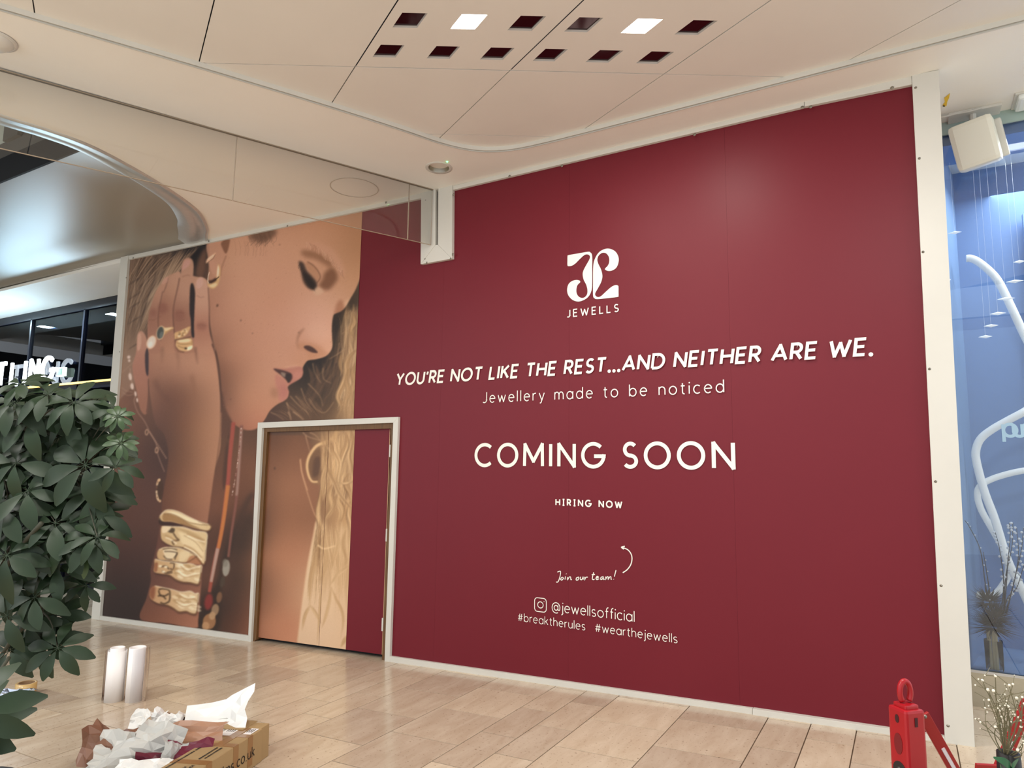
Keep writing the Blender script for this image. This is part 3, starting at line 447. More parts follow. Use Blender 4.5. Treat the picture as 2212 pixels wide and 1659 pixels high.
fl=MB(); fl.box((-22,-9,-.3),(6,TY0,0)).box((-22,TY1,-.3),(6,4,0)).box((-22,TY0,-.3),(TX0,TY1,0)).box((TX1,TY0,-.3),(6,TY1,0))
floor=tag(fl.obj('floor',M['stone'],wm=FR),'pale beige limestone floor of the mall walkway',None,None,'structure')
MB().box((TX0,TY0,-.3),(TX1,TY1,-.004)).obj('grout_bed',M['grout'],floor,wm=FR)
random.seed(4); tmesh={}
def tile(x0,x1,y0,y1):
    k=(round(x1-x0,3),round(y1-y0,3)); c=Matrix.Translation(((x0+x1)/2,(y0+y1)/2,0))
    if k not in tmesh:
        a,b=k[0]/2-.003,k[1]/2-.003; o=MB().prism([(-a,-b,0),(a,-b,0),(a,b,0),(-a,b,0)],(0,0,-.02)).obj('floor_tile',M['stone'],floor,wm=FR@c); tmesh[k]=o.data
    else: reg(bpy.data.objects.new('floor_tile',tmesh[k]),floor,FR@c)
U=.2465; xs=[-1.808]; pat=[2,2,1,1]; i=0
while xs[-1]<TX1-.5: xs.append(xs[-1]+U*pat[i%4]); i+=1
i=3
while xs[0]>TX0+.5: xs.insert(0,xs[0]-U*pat[i%4]); i-=1
xs[0]=TX0; xs[-1]=TX1
for j in range(len(xs)-1):
    y=TY1+.001; off={0:-.07,1:-.32}[j%2]; ys=[TY1]; y=off+1.0+.02
    k=off+.75
    while k>TY0+.15:
        if k<TY1-.05: ys.append(k)
        k-=.493
    ys.append(TY0)
    for a,b in zip(ys[1:],ys[:-1]): tile(round(xs[j],4),round(xs[j+1],4),round(a,4),round(b,4))
# ---------------------------------------------------------------- ceiling
def sheet2d(name,outer,holes,z0,z1,mt,parent=None):
    cu=bpy.data.curves.new(name,'CURVE'); cu.dimensions='2D'; cu.fill_mode='BOTH'; cu.extrude=(z1-z0)/2
    for ring in [outer]+holes:
        s=cu.splines.new('POLY'); s.points.add(len(ring)-1)
        for p,q in zip(s.points,ring): p.co=(q[0],q[1],0,1)
        s.use_cyclic_u=True
    t=bpy.data.objects.new('tmp',cu); COL.objects.link(t); dg=bpy.context.evaluated_depsgraph_get(); me=bpy.data.meshes.new_from_object(t.evaluated_get(dg)); bpy.data.objects.remove(t); bpy.data.curves.remove(cu)
    me.name=name; me.transform(Matrix.Translation((0,0,(z0+z1)/2))); me.materials.clear(); me.materials.append(mt); return reg(bpy.data.objects.new(name,me),parent)
def cr(pts,n=8): return [tuple(p) for p in spline(pts,False,n)]
rec=[(-4.26,-6.6),(-4.26,-3.3)]+cr([(-4.2,-3.139),(-3.738,-2.287),(-3.35,-1.534),(-3.12,-1.05),(-2.985,-.74),(-2.87,-.555),(-2.73,-.43),(-2.53,-.355),(-2.25,-.33),(-1.8,-.325)],6)+[(3.4,-.33),(3.4,-6.6)]
rim=cr([(-6.0,-4.3),(-5.72,-3.4),(-5.557,-2.56),(-5.483,-2.288),(-5.46,-1.962),(-5.577,-1.514),(-5.761,-1.047),(-5.991,-.644),(-6.336,-.3),(-6.58,-.13),(-6.8,.03),(-7.0,.16)],8)
voidp=[p for p in rim if p[1]<.03]+[(-6.8,.03),(-16,.03),(-16,-4.3)]
XK=-4.3; TILT=.0226; dzl=lambda x:TILT*min(4.4,max(0,XK-x))
ceil=tag(sheet2d('ceiling',[(XK,-7.6),(4.2,-7.6),(4.2,1.9),(XK,1.9)],[rec,[(-3.232+.089*math.cos(t),-.381+.089*math.sin(t)) for t in np.linspace(0,2*math.pi,40,endpoint=False)]],ZS,ZS+.025,M['soffit']),'cream plasterboard soffit of the mall ceiling',None,None,'structure')
lsh=sheet2d('soffit_sheet',[(-18,-7.6),(XK,-7.6),(XK,1.9),(-18,1.9)],[voidp],ZS,ZS+.025,M['soffit'],ceil)
for v in lsh.data.vertices: v.co.z+=TILT*max(0,XK-v.co.x)
MB().box((-18,-7.6,ZS+.75),(4.2,1.9,ZS+.8)).obj('slab_above',M['dark'],ceil)
# lip round the metal-panel recess (two fine lines in the light)
def strip(path,dz0,dz1,off0,off1,mt,name,parent):
    P=np.array(path); T=np.gradient(P,axis=0); T/=np.linalg.norm(T,axis=1)[:,None]; Nn=np.stack([T[:,1],-T[:,0]],1); b=MB(); m=len(P)
    A=P+Nn*off0; B=P+Nn*off1
    for q,z in ((A,dz0),(B,dz0),(B,dz1),(A,dz1)): b.v+=[(x,y,ZS+z) for x,y in q]
    for i in range(m-1):
        for k in range(4): b.f.append((k*m+i,k*m+i+1,((k+1)%4)*m+i+1,((k+1)%4)*m+i))
    return b.obj(name,mt,parent)
strip(rec[1:-1],-.006,.03,-.002,.006,M['white_trim'],'recess_lip',ceil)
strip(rec[1:-1],-.001,.03,.02,.024,M['white_trim'],'recess_lip',ceil)
# rhombic metal panels; node spacing 1 m along two directions 120 deg apart
PU=np.array([.861,.52]); PV=np.array([-.87,.48]); PO=np.array([-2.043,-1.25])
ZP=ZS+.03
def pp(s,t,z): q=PO+PU*s+PV*t; return (q[0],q[1],z)
HS=[(.083,.228),(.405,.55),(.735,.88)]; HT=[(.54,.395),(.215,.075)]
holes={}
for i in range(-5,7):
    for j in range(-5,4):
        g=.004; s0,s1,t0,t1=i*.972-.0+g,(i+1)*.972-g,j*.985+g,(j+1)*.985-g
        c=PO+PU*(s0+s1)/2+PV*(t0+t1)/2
        if not(c[0]<3.6 and -6.9<c[1]<.6 and c[0]>-4.35+(c[1]+2.3)*.55-(.62 if c[1]<-1 else .9)): continue
        b=MB()
        if j==-1 and i in(-1,0):
            S=[s0]+[s0+.964*v for h in HS for v in h]+[s1]; T=[t0]+[t1-.977*v-0.0 for h in HT for v in h]+[t1]
            T=[t0,t1-.605,t1-.455,t1-.265,t1-.12,t1]
            if i==-1: S=[s0,-.905,-.765,-.575,-.435,-.25,-.11,s1]
            else: S=[s0,.075,.208,.40,.54,.71,.845,s1]
            for a in range(7):
                for d in range(5):
                    if a%2==1 and d%2==1: holes[(i,a,d)]=(S[a],S[a+1],T[d],T[d+1]); continue
                    b.poly([pp(S[a],T[d],ZP),pp(S[a+1],T[d],ZP),pp(S[a+1],T[d+1],ZP),pp(S[a],T[d+1],ZP)])
            b.obj('ceiling_panel',M['panel'],ceil)
        else: b.prism([pp(s0,t0,ZP),pp(s1,t0,ZP),pp(s1,t1,ZP),pp(s0,t1,ZP)],(0,0,.01)).obj('ceiling_panel',M['panel'],ceil)
M['lamp_wall']=mat('lamp_housing',(196,188,180),.4); M['lamp_glass']=mat('dark_lamp_lens',(84,70,74),.1,1); M['lamp_on']=mat('lit_lens',(255,250,242),.5,emit=14)
names={1:'first',3:'second',5:'third'}
for (i,a,d),(s0,s1,t0,t1) in holes.items():
    lit=(d==1 and ((i==-1 and a==3) or (i==0 and a==3)))
    row='near' if d==1 else 'far'; side='left' if i==-1 else 'right'
    lab=('lit white recessed ceiling light in the %s perforated ceiling panel'%side) if lit else 'unlit recessed light, %s from left in the %s row, %s panel'%(names[a],row,side)
    o=thing('recessed_ceiling_light',lab,'ceiling light',pp((s0+s1)/2,(t0+t1)/2,ZP),'recessed lights in the perforated panels')
    h=.016 if not lit else .05; k=.004; b=MB(); R=[(s0,t0),(s1,t0),(s1,t1),(s0,t1)]; top=[(s0+k,t0+k),(s1-k,t0+k),(s1-k,t1-k),(s0+k,t1-k)]
    for q in range(4): b.poly([pp(*R[q],ZP),pp(*R[(q+1)%4],ZP),pp(*top[(q+1)%4],ZP+h),pp(*top[q],ZP+h)])
    b.obj('housing',M['lamp_wall'],o)
    zt=ZP+(.012 if lit else h-.004)
    q=R if lit else top
    MB().poly([pp(*v,zt) for v in q]).obj('lens',M['lamp_on' if lit else 'lamp_glass'],o)
    if lit: l=area('light',pp((s0+s1)/2,(t0+t1)/2,ZP-.01),.12,16,(1,.93,.85))
# fixtures on the soffit
d0=thing('round_downlight','round recessed silver downlight in the soffit above the hoarding notch','downlight',(-3.232,-.381,ZS))
MB().lathe([(.088,-.004),(.11,-.006),(.112,0),(.085,.0)],(-3.232,-.381,ZS),40).obj('trim_ring',M['white_trim'],d0,True)
M['alu']=mat('spun_aluminium',(176,168,152),.3,1)
MB().lathe([(.088,-.003),(.08,.03),(.066,.07),(.045,.1),(.001,.11)],(-3.232,-.381,ZS),40).obj('reflector',M['alu'],d0,True)
g0=onZ(966,349); MB().lathe([(.001,-.008),(.006,-.006),(.008,0)],g0,12).obj('indicator_light',mat('green_led',(90,235,120),.4,emit=5),d0)
a0=thing('access_hatch','flush round access hatch in the cream soffit','hatch',(-4.14,-.41,ZS))
MB().lathe([(.001,-.0015),(.2,-.0015)],(-4.14,-.41,ZS),48).obj('hatch_disc',M['soffit'],a0); MB().lathe([(.206,-.001),(.206,-.004),(.213,-.004),(.213,-.001)],(-4.14,-.41,ZS),48).obj('hatch_ring',mat('hatch_ring',(200,188,172),.5),a0)
sm=thing('smoke_detector','round white ceiling fitting at the top left corner','ceiling fitting',(-4.53,-3.03,ZS)); MB().lathe([(.001,-.05),(.06,-.05),(.085,-.03),(.1,-.012),(.1,0)],(-4.53,-3.03,ZS),32).obj('dome',M['white_trim'],sm,True); MB().lathe([(.1,-.012),(.115,-.01),(.115,0)],(-4.53,-3.03,ZS),32).obj('base_ring',M['white_trim'],sm,True)
# ---------------------------------------------------------------- curved ceiling bay at the left: steel rim, glossy tray, void behind
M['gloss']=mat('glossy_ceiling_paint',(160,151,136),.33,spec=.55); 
P=np.array(rim); T=np.gradient(P,axis=0); T/=np.linalg.norm(T,axis=1)[:,None]; Nn=np.stack([T[:,1],-T[:,0]],1); Nn*=np.sign((Nn@np.array([-1,-.3])).mean()) 
b=MB(); prof=[(-.006,0),(-.004,-.01),(.014,-.016),(.03,-.012),(.033,-.006),(.1,-.014),(.17,-.012),(.19,-.006),(.24,.016),(.3,.05)]
for o_,z_ in prof: b.v+=[(x,y,ZS+z_+dzl(x)) for x,y in P+Nn*o_]
m_=len(P); b.f=[(k*m_+i,k*m_+i+1,(k+1)*m_+i+1,(k+1)*m_+i) for k in range(len(prof)-1) for i in range(m_-1)]
M['rim']=mat('satin_silver_rim',(204,204,202),.28,.45,var=.06,scale=20)
tag(b.obj('trim_1',M['rim'],smooth=True),'curved brushed steel rim of the oval ceiling bay',None,None,'structure')
rx=np.array([p for p in rim if p[1]>-2.05]); ordr=np.argsort(rx[:,1]); rimx=lambda y:float(np.interp(y,rx[ordr,1],rx[ordr,0]))
ny,nx=46,60; b=MB(); yy=[-1.97+2.0*(1-(1-j/(ny-1))**1.8) for j in range(ny)]
for y in yy:
    x0=rimx(y)-.24
    for i in range(nx):
        dx=9.5*(i/(nx-1))**2.2; s1=min(dx/.75,1); s2=min((.03-y)/.5,1); z=ZS+.025+.105*math.sqrt(max(0,1-(1-s1)**2))*math.sqrt(max(0,1-(1-s2)**2)); b.v.append((x0-dx,y,z+dzl(x0-dx)))
b.f=[(j*nx+i,j*nx+i+1,(j+1)*nx+i+1,(j+1)*nx+i) for j in range(ny-1) for i in range(nx-1)]
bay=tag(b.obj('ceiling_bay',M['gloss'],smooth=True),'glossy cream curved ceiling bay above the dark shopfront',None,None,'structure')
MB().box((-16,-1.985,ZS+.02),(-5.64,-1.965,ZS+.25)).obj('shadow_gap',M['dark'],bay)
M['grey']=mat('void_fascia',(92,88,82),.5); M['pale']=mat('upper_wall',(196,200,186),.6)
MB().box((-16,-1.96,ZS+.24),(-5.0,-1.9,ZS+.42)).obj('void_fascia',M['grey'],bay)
MB().box((-16,-1.92,ZS+.42),(-5.0,-1.86,ZS+.74)).obj('upper_wall',M['pale'],bay)
for x in (-5.9,-6.75,-7.4): MB().box((x-.16,-2.0,ZS+.4),(x+.1,-1.93,ZS+.74)).obj('upper_post',M['grey'],bay)
# ---------------------------------------------------------------- glass smoke curtain hanging from the soffit
M['glass']=glassmat('clear_glass',(.985,.99,.982),.03); M['glass_edge']=mat('glass_edge',(176,158,136),.3)
gc=thing('glass_smoke_curtain','clear frameless glass smoke curtain hanging below the soffit into the hoarding notch','glass panel',(-4.2,-1.45,ZS))
ga,gb=np.array([-3.545,-.045]),np.array([-5.42,-4.07]); gd=(gb-ga)/np.linalg.norm(gb-ga); gn=np.array([-gd[1],gd[0]])*.006
gs=[0,.23,1.67,3.12,4.4]
for k in range(4):
    p,q=ga+gd*(gs[k]+.003),ga+gd*(gs[k+1]-.003); pts=[(*(p-gn),ZS-.512),(*(q-gn),ZS-.512),(*(q+gn),ZS-.512),(*(p+gn),ZS-.512)]
    pane=MB().prism(pts,(0,0,.535)).obj('pane',M['glass'],gc)
    MB().prism([(*(p-gn),ZS-.516),(*(q-gn),ZS-.516),(*(q+gn),ZS-.516),(*(p+gn),ZS-.516)],(0,0,.003)).obj('edge',M['glass_edge'],pane)
    MB().prism([(*(q-gn),ZS-.512),(*(q+gd*.002-gn),ZS-.512),(*(q+gd*.002+gn),ZS-.512),(*(q+gn),ZS-.512)],(0,0,.5)).obj('joint',M['glass_edge'],pane)
p,q=ga,ga+gd*4.4; MB().prism([(*(p-gn*2),ZS-.006),(*(q-gn*2),ZS-.006),(*(q+gn*2),ZS-.006),(*(p+gn*2),ZS-.006)],(0,0,.006)).obj('channel',mat('channel',(150,135,115),.5),gc)

tag(MB().box((-17.6,-7.6,-.9),(-17.5,.9,3.95)).obj('blocking_wall',mat('blocking_wall_paint',(38,42,54),.6)),'unseen dark wall added at the far left to block reflections',None,None,'structure')  # added out of view to keep bright surroundings off the shop glass
# ---------------------------------------------------------------- the hoarding
hd=thing('hoarding','tall maroon shopfront hoarding with a jewellery portrait, white frame and lettering','hoarding',(-4,0,-.15))
def rectboard(x0,x1,cuts,zt=3.95):
    b=MB(); segs=[(x0,x1)]; cutx=sorted({x0,x1}|{min(max(v,x0),x1) for c in cuts for v in c[:2]})
    for a,c in zip(cutx[:-1],cutx[1:]):
        lo,hi=TA*((a+c)/2)-.02,zt
        for (p,q,r,s) in cuts:
            if p<=a+1e-6 and q>=c-1e-6:
                if r<0: lo=max(lo,s)
                else: hi=min(hi,r)
        if c-a>1e-4: b.box((a,0,lo),(c,.02,hi))
    return b.obj('board',M['red'],hd)
DCUT=(-5.66,-3.895,-1,1.895); NCUT=(-3.56,-3.44,3.44,9)
bx_=[.2,-1.0,-2.215,-3.43,-4.645,-5.86,-7.075,-8.3]
_ra,_rb=onY(283,558),onY(915,424); railz=lambda x:np.interp(x,[_ra[0],_rb[0]],[_ra[2],_rb[2]])
for a,c in zip(bx_[1:],bx_[:-1]): rectboard(a+.0003,c-.0003,[DCUT,NCUT],float(railz(c)) if c<-3.5 else 3.93)
def W(pts,y=0.): return [onY(p[0],p[1],y) for p in pts]
def trim(name,px,dep=.028,y=0.): return MB().prism(W(px,y),(0,-dep,0)).obj(name,M['white_trim'],hd,bevel=.0015)
T_={}
T_['left']=trim('post',[(266.5,557.7),(282.5,553.6),(221,1340),(203.4,1337.6)],.034)
T_['tl']=trim('top_rail',[(282.5,553.8),(914.9,417.7),(914.9,430.5),(283,561.8)])
T_['tr']=trim('top_rail',[(982.5,403.7),(1738,223),(1738,234.5),(983,412.5)])
T_['tr2']=trim('top_rail',[(1739,222.8),(1969,168.0),(1970,187),(1739,234.2)])
T_['right']=trim('post',[(1969.5,168),(2027,157),(2105,1612),(2041,1604)],.034)
zn=lambda x,y:(900+x*.15666,330+y*.15666)
T_['nl']=trim('notch_trim',[zn(95,560),zn(290,520),zn(290,1285),zn(88,1550)],.036)
T_['nr']=trim('notch_trim',[zn(330,515),zn(525,465),zn(518,1473),zn(325,1280)],.036)
T_['nb']=trim('notch_trim',[zn(290,1287),zn(325,1282),zn(517,1474),zn(89,1550)],.034)
MB().box((-3.56,.02,3.42),(-3.43,.2,3.96)).obj('notch_channel',M['dark'],hd)
M['chan']=mat('grey_channel',(190,196,186),.4); MB().prism(W([zn(292,600),zn(318,620),zn(318,1275),zn(292,1283)],.05),(0,.03,0)).obj('glass_clamp',M['chan'],hd)
T_['bl']=trim('bottom_rail',[(221,1329.5),(541,1371.8),(541,1387),(221,1341.5)])
T_['br']=trim('bottom_rail',[(845,1416),(1627,1527.8),(1627,1547.5),(845,1430.5)])
T_['br2']=trim('bottom_rail',[(1628,1527.5),(2040,1587),(2041,1606),(1628,1547.5)],.036)
for nm,pts in (('left',[(272,600),(258,760),(246,925),(230,1100),(216,1290)]),('tl',[(287,557),(450,521),(620,488),(833,437)]),('tr',[(1100,380),(1213,358),(1500,290),(1733,231)]),('tr2',[(1751,230),(1927,189)]),('right',[(1978,189),(1986,342),(1994,544),(2008,797),(2021,1040),(2033,1265),(2048,1568)]),('nl',[zn(122,653),zn(112,1462)]),('nr',[zn(505,575),zn(495,1400)]),('nb',[zn(138,1512),zn(465,1458)])):
    for q in pts:
        c=onY(*q,-.036); k=MB(); n=10
        k.v=[(c[0],c[1]-.004,c[2])]+[(c[0]+.011*math.cos(2*math.pi*i/n),c[1]+.004,c[2]+.011*math.sin(2*math.pi*i/n)) for i in range(n)]; k.f=[(0,1+i,1+(i+1)%n) for i in range(n)]; k.obj('screw',M['screw'],T_[nm])
# seam lines of the vinyl drops are the 2 mm gaps between the boards
# ---------------------------------------------------------------- printed portrait sheets
def printmat(name):
    m=mat(name,(255,255,255),.45,spec=.35); nt=m.node_tree; a=nt.nodes.new('ShaderNodeVertexColor'); a.layer_name='print'; nt.links.new(a.outputs[0],nt.nodes['Principled BSDF'].inputs['Base Color']); return m
M['print']=printmat('printed_vinyl')
GAIN=1.2
def sample(X,Y):
    x=np.clip(X-PX0,0,PW-1.01); y=np.clip(Y-PY0,0,PH-1.01); i=x.astype(int); j=y.astype(int); fx=(x-i)[...,None]; fy=(y-j)[...,None]
    c=(PRINT[j,i]*(1-fx)+PRINT[j,i+1]*fx)*(1-fy)+(PRINT[j+1,i]*(1-fx)+PRINT[j+1,i+1]*fx)*fy; return np.clip(S2L(c)*GAIN,0,.95)
def printsheet(name,x0,x1,zlo,zhi,y,nx,nz,parent,cut=None):
    gx=np.linspace(x0,x1,nx+1); t=np.linspace(0,1,nz+1)
    X=np.repeat(gx[None],nz+1,0); Z=zlo(X)+(zhi(X)-zlo(X))*t[:,None]; V=np.stack([X,np.full_like(X,y),Z],-1).reshape(-1,3)
    px,py=proj(V-[0,y,0]); col=sample(px,py)
    idx=np.arange((nx+1)*(nz+1)).reshape(nz+1,nx+1); q=np.stack([idx[:-1,:-1],idx[:-1,1:],idx[1:,1:],idx[1:,:-1]],-1).reshape(-1,4)
    if cut: c=V[q].mean(1); q=q[~((c[:,0]>cut[0])&(c[:,0]<cut[1])&(c[:,2]<cut[3]))]
    me=bpy.data.meshes.new(name); me.vertices.add(len(V)); me.vertices.foreach_set('co',V.ravel()); me.loops.add(q.size); me.loops.foreach_set('vertex_index',q.ravel().astype(np.int32)); me.polygons.add(len(q)); me.polygons.foreach_set('loop_start',np.arange(0,q.size,4,dtype=np.int32)); me.update(calc_edges=True)
    ca=me.color_attributes.new('print','FLOAT_COLOR','POINT'); ca.data.foreach_set('color',np.concatenate([col,np.ones((len(V),1))],1).ravel().astype(np.float32)); me.materials.append(M['print']); me.validate()
    return reg(bpy.data.objects.new(name,me),parent)
XE=-4.415
o=printsheet('portrait_print',-8.27,XE,lambda x:TA*x-.0,lambda x:railz(x),-.003,380,640,hd,DCUT)
o['label']='printed portrait of a woman with a ringed hand at her face, bangles and earrings'
# ---------------------------------------------------------------- double door
dr=tag(thing('door_1','double door in the hoarding, printed like the boards around it','door',(-4.77,0,-.19)),None,None,None,'structure'); del dr['category']
fr=lambda px,dep=.03:MB().prism(W(px),(0,-dep,0)).obj('door_frame',M['white_trim'],dr,bevel=.0015)
fr([(562,913.2),(864.9,901),(854,913.6),(571.2,924.8)]); fr([(562,913.2),(571.2,924.8),(547,1387.2),(541,1386.5)]); fr([(864.9,901),(854,913.6),(835.5,1428),(846,1430)])
zd=lambda x,y:(540+x*.15371,890+y*.15371)
def jamb(px): MB().prism(W(px,-.004),(0,.09,0)).obj('jamb',M['wood'],dr)
jamb([(571,924.5),(854,913.5),zd(1985,232),zd(243,280)]); jamb([(571,924.5),zd(243,282),(553,1381),(546,1388)]); jamb([(854,913.5),(835.5,1428.5),(825,1426),zd(1985,232)])
MB().box((-5.66,.1,-.6),(-3.89,.12,1.9)).obj('dark_backing',M['dark'],dr)  # black board put in for the dark behind the door
YL=.024
lt=W([(577,931.5),(704.3,930.5),(845.5,925)],YL); sx=onY(703,1100,YL)[0]
zt1=lt[0][2]; zt2=onY(760,927,YL)[2]
xl0=onY(577,940,YL)[0]-.0; xl1=onY(552.5,1375,YL)[0]; xr0=onY(845,930,YL)[0]; xr1=onY(824.5,1420,YL)[0]
xl=(xl0+xl1)/2; xr=(xr0+xr1)/2; zb=lambda x:TA*x+.035
M['edge']=mat('chipboard_edge',(206,170,130),.7)
l1=MB().prism([(xl,YL,zb(xl)),(sx-.0015,YL,zb(sx)),(sx-.0015,YL,zt1),(xl,YL,zt1)],(0,.04,0)).obj('door_leaf',M['red'],dr)
l2=MB().prism([(sx+.0015,YL,zb(sx)),(xr,YL,zb(xr)),(xr,YL,zt2),(sx+.0015,YL,zt2)],(0,.04,0)).obj('door_leaf',M['red'],dr)
printsheet('portrait_print',xl+.001,sx-.002,lambda x:TA*x+.036,lambda x:x*0+zt1-.001,YL-.002,90,340,l1)
printsheet('portrait_print',sx+.002,XE,lambda x:TA*x+.036,lambda x:x*0+zt2-.001,YL-.002,40,340,l2)
MB().box((xr-.006,YL-.003,zb(xr)),(xr,YL-.0005,zt2)).obj('bare_edge',M['edge'],l2)
for q in ((572.5,978),(564,1144),(553.5,1314.5),(843,974),(835.5,1156),(826.8,1349)):
    c=onY(*q,YL-.02); MB().box((c[0]-.009,c[1]-.006,c[2]-.055),(c[0]+.009,c[1]+.02,c[2]+.055)).obj('hinge',M['white_trim'],dr,bevel=.003)
# ---------------------------------------------------------------- lettering: own stroke alphabet
def _A(cx,cy,rx,ry,a0,a1):
    n=max(6,int(abs(a1-a0)/9)); return [(cx+rx*math.cos(math.radians(a0+(a1-a0)*i/n)),cy+ry*math.sin(math.radians(a0+(a1-a0)*i/n))) for i in range(n+1)]
def _L(*a): return list(zip(a[::2],a[1::2]))
O_=lambda c=.3,r=.3:_A(c,.33,r,.33,0,360)
def arch(x,w,h=.66): return [(x,.36)]+_A(x+w/2,.38,w/2,h-.38,180,0)+[(x+w,0)]
GL={'A':(.86,[_L(0,0,.43,1,.86,0),_L(.15,.3,.71,.3)]),'C':(.86,[_A(.5,.5,.5,.5,47,313)]),'D':(.82,[_L(0,0,0,1,.32,1)+_A(.32,.5,.5,.5,90,-90)+[(0,0)]]),'E':(.56,[_L(.56,1,0,1,0,0,.56,0),_L(0,.52,.5,.52)]),
'G':(1.0,[_A(.5,.5,.5,.5,45,352)+_L(1,.46,.54,.46)]),'H':(.72,[_L(0,0,0,1),_L(.72,0,.72,1),_L(0,.52,.72,.52)]),'I':(0,[_L(0,0,0,1)]),'J':(.36,[_L(.36,1,.36,.26)+_A(.12,.26,.24,.26,0,-130)]),'K':(.64,[_L(0,0,0,1),_L(.6,1,.02,.42),_L(.2,.6,.64,0)]),'L':(.5,[_L(0,1,0,0,.5,0)]),
'M':(.94,[_L(0,0,0.02,1,.47,.22,.92,1,.94,0)]),'N':(.76,[_L(0,0,0,1,.76,0,.76,1)]),'O':(1.0,[_A(.5,.5,.5,.5,0,360)]),'R':(.6,[_L(0,0,0,1,.3,1)+_A(.3,.73,.27,.27,90,-90)+[(0,.46)],_L(.28,.46,.6,0)]),'S':(.56,[_A(.3,.745,.25,.255,38,270)+_A(.29,.25,.27,.24,90,-145)]),
'T':(.68,[_L(0,1,.68,1),_L(.34,1,.34,0)]),'U':(.68,[_L(0,1,0,.34)+_A(.34,.34,.34,.34,180,360)+[(.68,1)]]),'W':(1.12,[_L(0,1,.28,0,.56,.84,.84,0,1.12,1)]),'Y':(.74,[_L(0,1,.37,.46,.74,1),_L(.37,.46,.37,0)]),'.':(.06,[('dot',.03,.0)]),"'":(.04,[_L(.05,1.0,.0,.74)]),' ':(.34,[]),
'a':(.58,[O_(.29,.29),_L(.58,.66,.58,0)]),'b':(.58,[_L(0,1,0,0),O_(.29,.29)]),'c':(.5,[_A(.29,.33,.29,.33,48,312)]),'d':(.58,[O_(.29,.29),_L(.58,1,.58,0)]),'e':(.56,[_L(.01,.36,.56,.36)+_A(.285,.33,.28,.33,6,312)]),'f':(.3,[_A(.31,.8,.18,.2,85,180)+[(.13,0)],_L(0,.64,.3,.64)]),
'h':(.5,[_L(0,1,0,0),arch(0,.5)]),'i':(0,[_L(0,.66,0,0),('dot',0,.9)]),'j':(.1,[_L(.1,.66,.1,-.12)+_A(-.04,-.12,.14,.15,0,-100),('dot',.1,.9)]),'k':(.44,[_L(0,1,0,0),_L(.42,.66,.02,.27),_L(.15,.39,.45,0)]),'l':(0,[_L(0,1,0,0)]),'m':(.84,[_L(0,.66,0,0),arch(0,.42),arch(.42,.42)]),'n':(.5,[_L(0,.66,0,0),arch(0,.5)]),
'o':(.6,[O_()]),'r':(.28,[_L(0,.66,0,0),[(0,.36)]+_A(.26,.38,.26,.28,180,80)]),'s':(.42,[_A(.21,.49,.19,.165,40,270)+_A(.21,.165,.2,.16,90,-140)]),'t':(.32,[_L(.13,.88,.13,.16)+_A(.28,.16,.15,.16,180,280),_L(0,.66,.32,.66)]),'u':(.5,[_L(0,.66,0,.28)+_A(.25,.28,.25,.28,180,360),_L(.5,.66,.5,0)]),'w':(.8,[_L(0,.66,.2,0,.4,.6,.6,0,.8,.66)]),'y':(.52,[_L(0,.66,.26,.02),_L(.52,.66,.2,-.22,.08,-.27)]),
'@':(.9,[_A(.45,.36,.22,.24,0,360),_L(.67,.62,.67,.26)+_A(.78,.26,.11,.13,180,330)+_A(.45,.36,.46,.52,12,300)]),'#':(.66,[_L(.12,0,.24,.9),_L(.4,0,.52,.9),_L(.02,.6,.66,.6),_L(-.02,.3,.62,.3)]),'p':(.58,[_L(0,.66,0,-.3),O_(.29,.29)])}
def ribbon(b,P,w,put):
    P=np.array(P,float); closed=np.linalg.norm(P[0]-P[-1])<1e-6; m=len(P)
    D=np.diff(P,axis=0); D/=np.linalg.norm(D,axis=1)[:,None]+1e-12; n0=len(b.v)
    for i in range(m):
        d0=D[i-1] if i>0 else (D[-1] if closed else D[0]); d1=D[i] if i<m-1 else (D[0] if closed else D[-1])
        a=np.array([-d0[1],d0[0]]); c=np.array([-d1[1],d1[0]]); nn=a+c; l=np.linalg.norm(nn)
        nn=a if l<1e-3 else nn/l; k=1/max(.35,nn@a); nn=nn*k*w/2
        b.v+=[put(*(P[i]+nn)),put(*(P[i]-nn))]
    for i in range(m-1): j=n0+2*i; b.f.append((j,j+1,j+3,j+2))
def sharp(st,e):
    P=[np.array(q,float) for q in st]; out=[]; cur=[P[0]]
    for i in range(1,len(P)):
        cur.append(P[i])
        if i<len(P)-1:
            a=P[i]-P[i-1]; c=P[i+1]-P[i]; a=a/np.linalg.norm(a); c=c/np.linalg.norm(c)
            if a@c<.55:
                k=.5 if abs(a@c)<.3 else .3
                cur[-1]=P[i]+a*e*k; out.append(cur); cur=[P[i]-c*e*k]
    out.append(cur); return out
